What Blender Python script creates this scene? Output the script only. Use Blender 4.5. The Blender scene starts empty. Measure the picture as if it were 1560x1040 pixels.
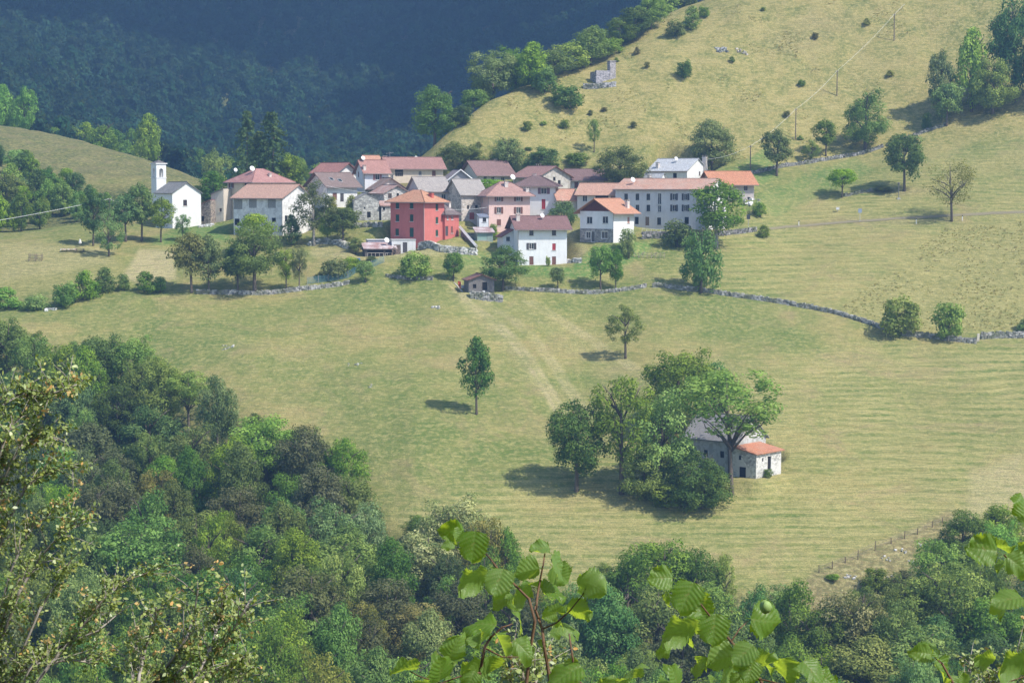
import bpy, math, random
import numpy as np
from mathutils import Vector, Matrix
R = math.radians
SC = bpy.context.scene
COL = SC.collection
# ------------------------------------------------------------------ camera
F = 3128.0                      # focal length in photo pixels (photo 1560 x 1040)
CX, CY, HOR = 780.0, 520.0, 280.0
TH = math.atan((CY - HOR) / F)  # camera pitched down by this much
CT, ST = math.cos(TH), math.sin(TH)
cam = bpy.data.cameras.new('camera'); camo = bpy.data.objects.new('camera', cam); COL.objects.link(camo)
cam.sensor_width = 36.0; cam.lens = 36.0 * F / 1560.0; cam.clip_start = 0.05; cam.clip_end = 9000
camo.location = (0, 0, 0); camo.rotation_euler = (R(90) - TH, 0, 0)
SC.camera = camo
# ------------------------------------------------------------------ sky, sun, exposure
SUN_EL, SUN_AZ = 50.0, 120.0    # azimuth clockwise from +Y
world = bpy.data.worlds.new('World'); SC.world = world; world.use_nodes = True
nt = world.node_tree
sky = nt.nodes.new('ShaderNodeTexSky'); sky.sky_type = 'NISHITA'; sky.sun_disc = False
sky.sun_elevation = R(SUN_EL); sky.sun_rotation = R(SUN_AZ); sky.altitude = 600; sky.dust_density = 1.5
bg = nt.nodes['Background']; bg.inputs['Strength'].default_value = 0.15
nt.links.new(sky.outputs[0], bg.inputs[0])
sl = bpy.data.lights.new('sun', 'SUN'); sl.energy = 4.6; sl.angle = R(0.55); sl.color = (1.0, 0.95, 0.86)
so = bpy.data.objects.new('sun', sl); COL.objects.link(so)
SUNV = Vector((math.sin(R(SUN_AZ)) * math.cos(R(SUN_EL)), math.cos(R(SUN_AZ)) * math.cos(R(SUN_EL)), math.sin(R(SUN_EL))))
so.rotation_euler = SUNV.to_track_quat('Z', 'Y').to_euler(); so.location = (60, -30, 80)
vs = SC.view_settings; vs.view_transform = 'Standard'; vs.look = 'None'; vs.gamma = 1; vs.use_curve_mapping = False
vs.exposure = 0.60
SC.display_settings.display_device = 'sRGB'
cy = SC.cycles
cy.max_bounces = 5; cy.diffuse_bounces = 2; cy.glossy_bounces = 2; cy.transmission_bounces = 3
cy.volume_bounces = 0; cy.transparent_max_bounces = 6; cy.caustics_reflective = False; cy.caustics_refractive = False
cy.use_denoising = True; cy.use_adaptive_sampling = True; cy.adaptive_threshold = 0.02
try: cy.denoiser = 'OPENIMAGEDENOISE'
except Exception: pass
SC.render.use_persistent_data = False

# ------------------------------------------------------------------ pixel <-> world
def ray(px, py):
    cx = (px - CX) / F; c = (CY - py) / F
    yy = CT + c * ST
    return cx / yy, (-ST + c * CT) / yy          # u = x/y, v = z/y
def at(px, py, d):
    u, v = ray(px, py); return Vector((u * d, d, v * d))
def to_px(x, y, z):
    dep = y * CT - z * ST; up = y * ST + z * CT
    return CX + F * x / dep, CY - F * up / dep
def ppm(d): return F / d                         # pixels per metre

# ------------------------------------------------------------------ noise
def vnoise(x, y, seed=0):
    x = np.asarray(x, float); y = np.asarray(y, float)
    xi = np.floor(x).astype(np.int64); yi = np.floor(y).astype(np.int64)
    fx = x - xi; fy = y - yi; fx = fx * fx * (3 - 2 * fx); fy = fy * fy * (3 - 2 * fy)
    def h(a, b):
        n = (a * 374761393 + b * 668265263 + seed * 1442695041) & 0xffffffff
        n = ((n ^ (n >> 13)) * 1274126177) & 0xffffffff
        return ((n ^ (n >> 16)) & 0xffff) / 65535.0
    a = h(xi, yi); b = h(xi + 1, yi); c = h(xi, yi + 1); d = h(xi + 1, yi + 1)
    return (a * (1 - fx) + b * fx) * (1 - fy) + (c * (1 - fx) + d * fx) * fy - 0.5
def fbm(x, y, seed=0, o=4):
    s = 0; a = 1.0
    for k in range(o):
        s = s + a * vnoise(x * 2 ** k, y * 2 ** k, seed + k); a *= 0.5
    return s
def smooth(e0, e1, x):
    t = np.clip((x - e0) / (e1 - e0), 0, 1); return t * t * (3 - 2 * t)

# ------------------------------------------------------------------ terrain: lines across the valley, near to far
# each line: list of (px, depth, py)  -> interpolated across; profile along depth is a monotone cubic
def L(*pts): return pts
XS = (-500, 0, 200, 400, 600, 800, 1000, 1200, 1400, 1560, 2060)
def pack(ds, pys): return [(x, d, p) for x, d, p in zip(XS, ds, pys)]
LINES = [
 # ravine bottom
 pack((200,)*11, (1330, 1330, 1330, 1330, 1340, 1350, 1350, 1350, 1350, 1350, 1350)),
 pack((235, 232, 230, 235, 240, 240, 240, 240, 238, 238, 238), (1200, 1210, 1210, 1150, 1170, 1220, 1230, 1240, 1250, 1250, 1250)),
 pack((290, 280, 278, 280, 280, 276, 276, 276, 274, 275, 275), (960, 980, 985, 970, 970, 1040, 1060, 1060, 1060, 1045, 1040)),
 pack((345, 338, 335, 320, 308, 292, 291, 291, 299, 305, 305), (770, 775, 770, 820, 860, 945, 955, 955, 900, 870, 860)),
 # lower edge of the mown meadow
 pack((398, 395, 388, 352, 315, 302, 300, 301, 312, 322, 325), (500, 492, 520, 636, 795, 870, 883, 878, 812, 762, 740)),
 # line of the lower dry stone wall
 [(-500, 408, 475), (0, 408, 470), (200, 410, 445), (400, 412, 446), (560, 414, 430), (680, 412, 432), (780, 411, 443),
  (900, 412, 446), (1000, 413, 437), (1100, 411, 447), (1200, 408, 463), (1340, 400, 498), (1400, 397, 511), (1560, 397, 512), (2060, 397, 512)],
 # village front, road on the right
 [(-500, 450, 372), (0, 450, 370), (110, 455, 357), (200, 458, 354), (300, 460, 347), (400, 444, 362), (500, 436, 375), (600, 430, 374), (700, 428, 385),
  (800, 425, 404), (900, 431, 371), (1000, 438, 362), (1100, 442, 352), (1200, 455, 345), (1400, 455, 334), (1560, 455, 328), (2060, 455, 322)],
 # back of the village, upper wall on the right
 [(-500, 490, 335), (0, 490, 345), (110, 492, 338), (200, 495, 322), (310, 498, 310), (400, 492, 296), (500, 480, 282), (600, 480, 268), (700, 481, 266),
  (800, 478, 272), (900, 480, 272), (1000, 481, 262), (1100, 482, 262), (1200, 490, 247), (1300, 495, 236), (1400, 500, 203), (1560, 500, 172), (2060, 500, 120)],
 # skyline of the near hills
 [(-500, 640, 150), (0, 640, 192), (60, 638, 200), (130, 634, 216), (200, 628, 236), (260, 618, 256), (310, 606, 278), (400, 560, 292),
  (560, 520, 276), (620, 505, 258), (650, 496, 238), (680, 500, 204), (741, 512, 155), (803, 526, 127), (895, 545, 92), (951, 556, 61), (1018, 570, 21), (1074, 580, -2),
  (1200, 600, -70), (1400, 620, -160), (1560, 640, -230), (2060, 680, -420)],
 # behind the skyline
 [(-500, 720, 170), (0, 720, 215), (200, 705, 270), (310, 690, 300), (400, 660, 330), (560, 620, 330), (650, 590, 300), (741, 610, 235), (895, 640, 180),
  (1018, 665, 110), (1200, 700, 0), (1560, 740, -200), (2060, 780, -400)],
 # valley floor behind
 [(-500, 830, 200), (0, 830, 240), (200, 830, 272), (400, 830, 300), (700, 830, 300), (900, 830, 250), (1200, 840, 60), (1560, 860, -160), (2060, 880, -400)],
 # foot of the wooded mountain and up
 [(-500, 1000, 60), (0, 980, 150), (200, 960, 235), (400, 980, 262), (650, 1000, 250), (900, 980, 180), (1200, 1000, 40), (1560, 1000, -160), (2060, 1000, -420)],
 [(-500, 1350, -60), (0, 1320, -30), (200, 1300, 10), (400, 1300, 40), (640, 1380, 60), (900, 1300, 0), (1200, 1300, -80), (1560, 1300, -200), (2060, 1300, -480)],
 [(-500, 1900, -480), (0, 1900, -460), (200, 1880, -420), (400, 1860, -400), (640, 1950, -360), (900, 1850, -400), (1200, 1850, -430), (1560, 1850, -460), (2060, 1850, -600)],
 [(-500, 2400, -430), (2060, 2400, -430)],
]
UG = np.linspace(-0.60, 0.60, 961)
LD, LZ = [], []
def _box(a, n=9):
    p = np.pad(a, n, mode='edge'); k = np.ones(2 * n + 1); k /= k.sum()
    return np.convolve(p, k, 'valid')
for ln in LINES:
    us = [ray(p, q)[0] for p, d, q in ln]; vv = [ray(p, q)[1] for p, d, q in ln]; dd = [d for p, d, q in ln]
    D_ = _box(np.interp(UG, us, dd)); V_ = _box(np.interp(UG, us, vv), 6)
    LD.append(D_); LZ.append(V_ * D_)
# the hillside on which the camera stands, dropping to the ravine
near = [(-30., 12.), (-6., 2.2), (0., -1.75), (3.0, -3.1), (9., -6.4), (30., -20.), (90., -52.), (150., -72.)]
LD = [np.full_like(UG, a) for a, b in near] + LD
LZ = [np.full_like(UG, b) for a, b in near] + LZ
LD = np.array(LD).T; LZ = np.array(LZ).T           # (columns, knots)
def _pchip_m(d, z):
    h = np.diff(d, axis=1); s = np.diff(z, axis=1) / h
    m = np.zeros_like(z)
    w1 = 2 * h[:, 1:] + h[:, :-1]; w2 = h[:, 1:] + 2 * h[:, :-1]
    ok = s[:, 1:] * s[:, :-1] > 0
    with np.errstate(divide='ignore', invalid='ignore'):
        mm = (w1 + w2) / (w1 / s[:, :-1] + w2 / s[:, 1:])
    m[:, 1:-1] = np.where(ok, mm, 0); m[:, 0] = s[:, 0]; m[:, -1] = s[:, -1]
    return m
LM = _pchip_m(LD, LZ)
PADS = []                                           # flattened ground under houses: (ox, oy, cos, sin, R, L, z)
def H0(x, y):
    x = np.atleast_1d(np.asarray(x, float)); y = np.atleast_1d(np.asarray(y, float))
    u = np.where(y > 40, x / np.maximum(y, 1), x / 40.0)
    g = np.clip((u - UG[0]) / (UG[1] - UG[0]), 0, len(UG) - 1.001); i = g.astype(int); t = g - i
    def lerp(A): return A[i] * (1 - t)[:, None] + A[i + 1] * t[:, None]
    d, z, m = lerp(LD), lerp(LZ), lerp(LM)
    yc = np.clip(y, d[:, 0], d[:, -1] - 1e-3)
    k = np.clip((yc[:, None] >= d).sum(1) - 1, 0, d.shape[1] - 2); r = np.arange(len(x))
    d0, d1 = d[r, k], d[r, k + 1]; h = d1 - d0; s = (yc - d0) / h
    s2, s3 = s * s, s * s * s
    return (2*s3-3*s2+1)*z[r, k] + (s3-2*s2+s)*h*m[r, k] + (-2*s3+3*s2)*z[r, k+1] + (s3-s2)*h*m[r, k+1]
def H(x, y):
    x = np.atleast_1d(np.asarray(x, float)); y = np.atleast_1d(np.asarray(y, float))
    z = H0(x, y)
    z = z + 1.1 * vnoise(x / 24, y / 24, 5) * smooth(240, 320, y) + 0.5 * vnoise(x / 7, y / 7, 6) * smooth(150, 320, y)
    hill = smooth(485, 520, y)
    z = z + hill * (0.9 * fbm(x / 9, y / 9, 9, 3))
    ws = np.zeros_like(z); wz = np.zeros_like(z); wm = np.zeros_like(z)
    for ox, oy, c, s, Rr, Ll, zb in PADS:
        dx, dy = x - ox, y - oy
        near_ = (np.abs(dx) < 45) & (np.abs(dy) < 45)
        if not near_.any(): continue
        a = dx * c + dy * s; b = -dx * s + dy * c
        da = np.maximum(np.maximum(-a, a - Rr), 0); db = np.maximum(np.maximum(-b, b - Ll), 0)
        w = 1 - smooth(0.6, 4.0, np.hypot(da, db)); w = w * near_
        w3 = w ** 3
        ws += w3; wz += w3 * zb; wm = np.maximum(wm, w)
    return np.where(ws > 1e-6, z * (1 - wm) + wm * wz / np.maximum(ws, 1e-6), z)
_DS = np.concatenate([np.arange(190, 700, 0.5), np.arange(700, 1900, 3)])
def G(px, py, dmin=190, dmax=1900):
    """first point of the ground met by the ray through a photo pixel"""
    u, v = ray(px, py); ds = _DS[(_DS >= dmin) & (_DS <= dmax)]
    g = H(u * ds, ds) - v * ds
    k = np.nonzero(g >= 0)[0]
    if len(k) == 0:
        j = int(np.argmax(g)); d = ds[j]
    elif k[0] == 0: d = ds[0]
    else:
        j = k[0]; t = g[j - 1] / (g[j - 1] - g[j]); d = ds[j - 1] + t * (ds[j] - ds[j - 1])
    return Vector((u * d, d, float(H(u * d, d)[0])))
def gz(x, y): return float(H(x, y)[0])

# ------------------------------------------------------------------ objects
def tag(o, label=None, cat=None, group=None, kind=None):
    if label: o['label'] = label
    if cat: o['category'] = cat
    if group: o['group'] = group
    if kind: o['kind'] = kind
    return o
def thing(name, label, cat, loc=(0, 0, 0), rz=0, group=None):
    o = bpy.data.objects.new(name, None); o.empty_display_size = 0.3; COL.objects.link(o)
    o.location = loc; o.rotation_euler = (0, 0, rz); return tag(o, label, cat, group)
class MB:
    """collects faces; build() links them as one mesh object"""
    def __init__(s): s.v = []; s.f = []; s.m = []
    def quad(s, *p, m=0):
        n = len(s.v); s.v += [tuple(q) for q in p]; s.f.append(tuple(range(n, n + len(p)))); s.m.append(m)
    def box(s, x0, x1, y0, y1, z0, z1, m=0, rot=0, tilt=None):
        n = len(s.v); P = [(x, y, z) for z in (z0, z1) for y in (y0, y1) for x in (x0, x1)]
        if rot or tilt:
            c = Vector(((x0+x1)/2, (y0+y1)/2, (z0+z1)/2)); M = Matrix.Rotation(rot, 3, 'Z')
            if tilt: M = M @ Matrix.Rotation(tilt[0], 3, 'X') @ Matrix.Rotation(tilt[1], 3, 'Y')
            P = [tuple(M @ (Vector(p) - c) + c) for p in P]
        s.v += P
        for f in ((0, 2, 3, 1), (4, 5, 7, 6), (0, 1, 5, 4), (2, 6, 7, 3), (0, 4, 6, 2), (1, 3, 7, 5)):
            s.f.append(tuple(n + i for i in f)); s.m.append(m)
    def stone(s, c, sx, sy, sz, rng, m=0, rz=0):
        n = len(s.v); ca, sa = math.cos(rz), math.sin(rz)
        for z in (-1, 1):
            for y in (-1, 1):
                for x in (-1, 1):
                    X = x * sx * .5 * rng.uniform(.72, 1.05); Y = y * sy * .5 * rng.uniform(.72, 1.05); Z = z * sz * .5 * rng.uniform(.72, 1.05)
                    s.v.append((c[0] + X * ca - Y * sa, c[1] + X * sa + Y * ca, c[2] + Z))
        for f in ((0, 2, 3, 1), (4, 5, 7, 6), (0, 1, 5, 4), (2, 6, 7, 3), (0, 4, 6, 2), (1, 3, 7, 5)):
            s.f.append(tuple(n + i for i in f)); s.m.append(m)
    def tube(s, pts, rad, n=6, m=0, cap=True):
        pts = [Vector(p) for p in pts]; k0 = len(s.v)
        if not hasattr(rad, '__len__'): rad = [rad] * len(pts)
        up = Vector((0, 0, 1)); prev = None
        for i, p in enumerate(pts):
            t = (pts[min(i + 1, len(pts) - 1)] - pts[max(i - 1, 0)])
            if t.length < 1e-9: t = Vector((0, 0, 1))
            t.normalize()
            a = prev if prev is not None else (up.cross(t) if abs(t.z) < .9 else Vector((1, 0, 0)))
            a = (a - t * a.dot(t))
            if a.length < 1e-6: a = t.orthogonal()
            a.normalize(); prev = a; b = t.cross(a)
            for j in range(n):
                an = 2 * math.pi * j / n; q = p + (a * math.cos(an) + b * math.sin(an)) * rad[i]; s.v.append(tuple(q))
        for i in range(len(pts) - 1):
            for j in range(n):
                s.f.append((k0 + i*n + j, k0 + i*n + (j+1) % n, k0 + (i+1)*n + (j+1) % n, k0 + (i+1)*n + j)); s.m.append(m)
        if cap:
            s.f.append(tuple(k0 + j for j in reversed(range(n)))); s.m.append(m)
            e = k0 + (len(pts) - 1) * n; s.f.append(tuple(e + j for j in range(n))); s.m.append(m)
    def mesh(s, name, mats, smooth_=False):
        me = bpy.data.meshes.new(name); me.from_pydata(s.v, [], s.f)
        if not isinstance(mats, (list, tuple)): mats = [mats]
        for x in mats: me.materials.append(x)
        if len(mats) > 1: me.polygons.foreach_set('material_index', s.m)
        if smooth_: me.polygons.foreach_set('use_smooth', [True] * len(me.polygons))
        me.update(); return me
    def build(s, name, mats, parent=None, smooth_=False, loc=None):
        o = bpy.data.objects.new(name, s.mesh(name, mats, smooth_)); COL.objects.link(o)
        if parent is not None: o.parent = parent
        if loc is not None: o.location = loc
        return o
def np_mesh(name, V, Fq, mat, tint=None):
    """quads from numpy, with an optional per-face float attribute"""
    me = bpy.data.meshes.new(name); V = np.asarray(V, np.float32); Fq = np.asarray(Fq, np.int32); k = Fq.shape[1]
    me.vertices.add(len(V)); me.vertices.foreach_set('co', V.ravel())
    me.loops.add(Fq.size); me.loops.foreach_set('vertex_index', Fq.ravel())
    me.polygons.add(len(Fq)); me.polygons.foreach_set('loop_start', np.arange(0, Fq.size, k, dtype=np.int32))
    me.update(calc_edges=True)
    if tint is not None:
        a = me.attributes.new('tint', 'FLOAT', 'FACE'); a.data.foreach_set('value', np.asarray(tint, np.float32))
    if mat is not None: me.materials.append(mat)
    return me

# ------------------------------------------------------------------ materials
def new_mat(name):
    m = bpy.data.materials.new(name); m.use_nodes = True; t = m.node_tree
    for n in list(t.nodes): t.nodes.remove(n)
    out = t.nodes.new('ShaderNodeOutputMaterial'); return m, t, out
def N(t, ty, **kw):
    n = t.nodes.new(ty)
    for k, v in kw.items():
        if k.startswith('i_'):
            key = k[2:]; key = int(key) if key.isdigit() else key.replace('_', ' ')
            n.inputs[key].default_value = v
        else: setattr(n, k, v)
    return n
def ramp(t, src, stops):
    r = t.nodes.new('ShaderNodeValToRGB'); e = r.color_ramp.elements
    while len(e) < len(stops): e.new(0.5)
    for q, (p, c) in zip(e, stops):
        q.position = p; q.color = (c[0], c[1], c[2], 1) if hasattr(c, '__len__') else (c, c, c, 1)
    t.links.new(src, r.inputs[0]); return r.outputs[0]
def mixc(t, fac, a, b, mode='MIX'):
    n = t.nodes.new('ShaderNodeMix'); n.data_type = 'RGBA'; n.blend_type = mode
    for sock, val in ((n.inputs[0], fac), (n.inputs[6], a), (n.inputs[7], b)):
        if hasattr(val, 'is_linked') or isinstance(val, bpy.types.NodeSocket): t.links.new(val, sock)
        else: sock.default_value = val if not hasattr(val, '__len__') or len(val) == 4 else (*val, 1)
    return n.outputs[2]
def math_(t, op, a, b=None):
    n = t.nodes.new('ShaderNodeMath'); n.operation = op
    for sock, val in ((n.inputs[0], a), (n.inputs[1], b)):
        if val is None: continue
        if isinstance(val, bpy.types.NodeSocket): t.links.new(val, sock)
        else: sock.default_value = val
    return n.outputs[0]
def coords(t, scale=(1, 1, 1), which='Object', rot=(0, 0, 0)):
    c = t.nodes.new('ShaderNodeTexCoord'); mp = t.nodes.new('ShaderNodeMapping'); mp.inputs['Scale'].default_value = scale
    mp.inputs['Rotation'].default_value = rot
    t.links.new(c.outputs[which], mp.inputs[0]); return mp.outputs[0]
def noise(t, vec, scale, detail=4, rough=.55, dist=0.0):
    n = N(t, 'ShaderNodeTexNoise'); n.inputs['Scale'].default_value = scale; n.inputs['Detail'].default_value = detail
    n.inputs['Roughness'].default_value = rough; n.inputs['Distortion'].default_value = dist
    if vec is not None: t.links.new(vec, n.inputs['Vector'])
    return n.outputs['Fac']
def bsdf(t, out, col, rough=.85, bump=None, bstr=.3, bdist=.05, spec=.2, metal=0):
    b = t.nodes.new('ShaderNodeBsdfPrincipled'); b.inputs['Roughness'].default_value = rough
    b.inputs['Specular IOR Level'].default_value = spec; b.inputs['Metallic'].default_value = metal
    if isinstance(col, bpy.types.NodeSocket): t.links.new(col, b.inputs['Base Color'])
    else: b.inputs['Base Color'].default_value = (*col, 1)
    if bump is not None:
        n = t.nodes.new('ShaderNodeBump'); n.inputs['Strength'].default_value = bstr; n.inputs['Distance'].default_value = bdist
        t.links.new(bump, n.inputs['Height']); t.links.new(n.outputs[0], b.inputs['Normal'])
    t.links.new(b.outputs[0], out.inputs[0]); return b
def k(c, s): return tuple(min(1, x * s) for x in c)
_mc = {}
def plaster(c, dirt=.5, patch=None):
    key = ('pl', c, dirt, patch)
    if key in _mc: return _mc[key]
    m, t, out = new_mat('plaster'); v = coords(t)
    n1 = noise(t, v, .55, 5); n2 = noise(t, coords(t, (1.6, 1.6, .35)), 1.2, 5)
    col = mixc(t, ramp(t, n1, [(.38, 0), (.7, dirt)]), c, k(c, .72))
    col = mixc(t, ramp(t, n2, [(.5, 0), (.75, dirt * .8)]), col, k(c, .6))
    if patch:
        n3 = noise(t, v, .9, 6, .65); col = mixc(t, ramp(t, n3, [(.5, 0), (.56, 1)]), col, patch)
    bsdf(t, out, col, .92, noise(t, v, 9, 4), .25, .02, .1); _mc[key] = m; return m
def stonewall(c=(.42, .40, .37), sc=2.6, mortar=.5, plast=None):
    key = ('st', c, sc, plast)
    if key in _mc: return _mc[key]
    m, t, out = new_mat('rubble_stone'); v = coords(t, (1, 1, 1.7))
    vo = N(t, 'ShaderNodeTexVoronoi'); vo.inputs['Scale'].default_value = sc; t.links.new(v, vo.inputs['Vector'])
    ve = N(t, 'ShaderNodeTexVoronoi', feature='DISTANCE_TO_EDGE'); ve.inputs['Scale'].default_value = sc; t.links.new(v, ve.inputs['Vector'])
    rnd = N(t, 'ShaderNodeSeparateColor'); t.links.new(vo.outputs['Color'], rnd.inputs[0])
    col = ramp(t, rnd.outputs[0], [(0, k(c, .55)), (.5, c), (1, k(c, 1.45))])
    col = mixc(t, ramp(t, ve.outputs['Distance'], [(0, 1), (.07, 0)]), col, k(c, mortar))
    if plast:
        col = mixc(t, ramp(t, noise(t, coords(t), .45, 5, .6), [(.46, 0), (.56, 1)]), col, plast)
    bsdf(t, out, col, .95, ramp(t, ve.outputs['Distance'], [(0, 0), (.12, 1)]), .5, .06, .1); _mc[key] = m; return m
def tiles(c, alt=None, worn=.5, wave=True):
    """clay or concrete roof tiles: rows down the slope, patchy age"""
    lum = sum(c) / 3; c = tuple((x * .76 + lum * .24) * 1.06 for x in c)
    key = ('ti', c, alt, worn, wave)
    if key in _mc: return _mc[key]
    m, t, out = new_mat('roof_tiles'); v = coords(t)
    uvn = N(t, 'ShaderNodeUVMap'); 
    br = N(t, 'ShaderNodeTexBrick'); br.inputs['Scale'].default_value = 1; br.inputs['Mortar Size'].default_value = .02
    br.inputs['Brick Width'].default_value = .24; br.inputs['Row Height'].default_value = .36
    br.inputs['Color1'].default_value = (*k(c, .82), 1); br.inputs['Color2'].default_value = (*k(c, 1.14), 1); br.inputs['Mortar'].default_value = (*k(c, .5), 1)
    t.links.new(uvn.outputs[0], br.inputs['Vector'])
    col = mixc(t, ramp(t, noise(t, v, .5, 5, .6), [(.4, 0), (.72, worn)]), br.outputs['Color'], alt or k(c, .6))
    col = mixc(t, ramp(t, noise(t, v, 2.2, 4), [(.5, 0), (.8, worn * .7)]), col, k(c, .55))
    wv = N(t, 'ShaderNodeTexWave', wave_type='BANDS', bands_direction='X', wave_profile='SIN'); wv.inputs['Scale'].default_value = 1.3
    t.links.new(uvn.outputs[0], wv.inputs['Vector'])
    bsdf(t, out, col, .85, wv.outputs['Fac'], .6, .05, .15); _mc[key] = m; return m
def flat(c, rough=.7, metal=0, spec=.3, var=.25, sc=3):
    key = ('fl', c, rough, metal, var)
    if key in _mc: return _mc[key]
    m, t, out = new_mat('painted'); v = coords(t)
    col = mixc(t, ramp(t, noise(t, v, sc, 4), [(.35, 0), (.7, var)]), c, k(c, .55))
    bsdf(t, out, col, rough, None, spec=spec, metal=metal); _mc[key] = m; return m
def wood(c):
    key = ('wo', c)
    if key in _mc: return _mc[key]
    m, t, out = new_mat('weathered_wood'); v = coords(t, (6, 6, .8))
    col = ramp(t, noise(t, v, 2, 5, .6), [(.3, k(c, .55)), (.55, c), (.8, k(c, 1.3))])
    bsdf(t, out, col, .9, noise(t, v, 4), .3, .02, .1); _mc[key] = m; return m
def rock_mat(c=(.42, .40, .37)):
    key = ('ro', c)
    if key in _mc: return _mc[key]
    m, t, out = new_mat('dry_stone'); g = N(t, 'ShaderNodeNewGeometry')
    v = coords(t); vo = N(t, 'ShaderNodeTexVoronoi'); vo.inputs['Scale'].default_value = 1.9; t.links.new(v, vo.inputs['Vector'])
    sp = N(t, 'ShaderNodeSeparateColor'); t.links.new(vo.outputs['Color'], sp.inputs[0])
    col = ramp(t, g.outputs['Random Per Island'], [(0, k(c, .55)), (.45, c), (1, k(c, 1.6))])
    col = mixc(t, ramp(t, noise(t, v, .7, 5), [(.44, 0), (.64, .7)]), col, (.12, .14, .06))
    bsdf(t, out, col, .95, noise(t, v, 6, 4), .4, .03, .1); _mc[key] = m; return m
def glass():
    if 'gl' in _mc: return _mc['gl']
    m, t, out = new_mat('window_glass'); b = bsdf(t, out, (.035, .04, .045), .08, spec=.5); _mc['gl'] = m; return m
def leafmat(name, c0, c1, c2, tr=.28, hue=.03, val=.35):
    m, t, out = new_mat(name)
    at_ = N(t, 'ShaderNodeAttribute', attribute_name='tint'); oi = N(t, 'ShaderNodeObjectInfo')
    col = ramp(t, at_.outputs['Fac'], [(0, c0), (.5, c1), (1, c2)])
    hs = N(t, 'ShaderNodeHueSaturation'); t.links.new(col, hs.inputs['Color'])
    rr = N(t, 'ShaderNodeMapRange'); rr.inputs[3].default_value = .5 - hue; rr.inputs[4].default_value = .5 + hue; t.links.new(oi.outputs['Random'], rr.inputs[0]); t.links.new(rr.outputs[0], hs.inputs['Hue'])
    r2 = math_(t, 'FRACT', math_(t, 'MULTIPLY', oi.outputs['Random'], 7.31))
    rv = N(t, 'ShaderNodeMapRange'); rv.inputs[3].default_value = 1 - val; rv.inputs[4].default_value = 1 + val; t.links.new(r2, rv.inputs[0]); t.links.new(rv.outputs[0], hs.inputs['Value'])
    rs = N(t, 'ShaderNodeMapRange'); rs.inputs[3].default_value = .85; rs.inputs[4].default_value = 1.1
    t.links.new(math_(t, 'FRACT', math_(t, 'MULTIPLY', oi.outputs['Random'], 3.77)), rs.inputs[0]); t.links.new(rs.outputs[0], hs.inputs['Saturation'])
    tr = min(.5, tr + .12); d = N(t, 'ShaderNodeBsdfDiffuse'); tl = N(t, 'ShaderNodeBsdfTranslucent'); mx = N(t, 'ShaderNodeMixShader'); mx.inputs[0].default_value = tr
    t.links.new(hs.outputs[0], d.inputs[0]); t.links.new(mixc(t, .5, hs.outputs[0], (.25, .32, .05), 'MIX'), tl.inputs[0])
    t.links.new(d.outputs[0], mx.inputs[1]); t.links.new(tl.outputs[0], mx.inputs[2]); t.links.new(mx.outputs[0], out.inputs[0]); return m
# ------------------------------------------------------------------ houses: data first, so that the ground can be levelled under them
WHITE = (.80, .78, .74); CREAM = (.72, .60, .44); PINK = (.74, .52, .46); RED = (.60, .19, .165); GREYP = (.50, .49, .50); BEIGE = (.55, .48, .42)
T_OR = (.62, .21, .075); T_RED = (.42, .16, .12); T_BR = (.25, .135, .11); T_GR = (.30, .265, .245); T_PK = (.50, .26, .20); T_SL = (.33, .33, .34)
FR_W = (.75, .73, .70); FR_B = (.20, .10, .07); SH_G = (.035, .085, .06); SH_B = (.22, .10, .075); SH_R = (.42, .05, .06); SH_K = (.10, .09, .09)
class House:
    def __init__(s, name, label, cx, base, eave, d, phi, wl=None, wr=None, Lm=None, Rm=None, roof='R', ridge=None, rise=None, ov=.6, wall=None, tile=None,
                 win=(), chim=(), dish=(), sky=(), cat='house', extra=None, group=None, pipe=True, ch_top=1.0):
        s.name, s.label, s.d, s.roof, s.ov, s.wall, s.tile, s.win, s.chim, s.dish, s.sky, s.cat, s.extra, s.group = name, label, d, roof, ov, wall, tile, win, chim, dish, sky, cat, extra, group
        s.pipe = pipe
        s.O = at(cx, base, d); s.phi = R(phi); q = ppm(d)
        s.L = Lm if Lm else wl / q / max(math.sin(s.phi), .05)
        s.R = Rm if Rm else wr / q / max(math.cos(s.phi), .05)
        s.he = ray(cx, eave)[1] * d - s.O.z
        c, n = math.cos(s.phi), math.sin(s.phi)
        mid = s.O + Vector((c, n, 0)) * s.R / 2 + Vector((-n, c, 0)) * s.L / 2
        if rise is None: rise = max(.5, ray(cx, ridge)[1] * mid.y - s.O.z - s.he) if ridge is not None else .25 * min(s.L, s.R)
        s.rise = rise
        PADS.append((s.O.x, s.O.y, c, n, s.R, s.L, s.O.z))
    def loc(s, P):
        q = Vector(P) - s.O; c, n = math.cos(s.phi), math.sin(s.phi)
        return Vector((q.x * c + q.y * n, -q.x * n + q.y * c, q.z))
    def hit(s, face, px, py):
        u, v = ray(px, py); c, n = math.cos(s.phi), math.sin(s.phi)
        nn = Vector((n, -c, 0)) if face == 'R' else Vector((-c, -n, 0))
        dr = Vector((u, 1, v)); P = dr * (s.O.dot(nn) / dr.dot(nn)); q = s.loc(P)
        return (q.x if face == 'R' else q.y), q.z
def W(face, px, py, w=.9, h=1.3, st='w', col=FR_W): return (face, px, py, w, h, st, col)
HS = []
def house(*a, **kw): HS.append(House(*a, **kw)); return HS[-1]
chapel = house('chapel', 'white chapel with grey stone roof and square bell tower', 263, 348, 294, 462, 38, wl=33, wr=39, roof='L', rise=2.3, ov=.35,
    wall=plaster((.84, .83, .80), .25), tile=tiles((.27, .26, .25), None, .6), win=[W('R', 282, 309, 1.0, 1.35, 'w', FR_B), W('L', 246, 304, .8, 1.2, 'w', FR_B)], cat='church', pipe=False)
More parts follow.
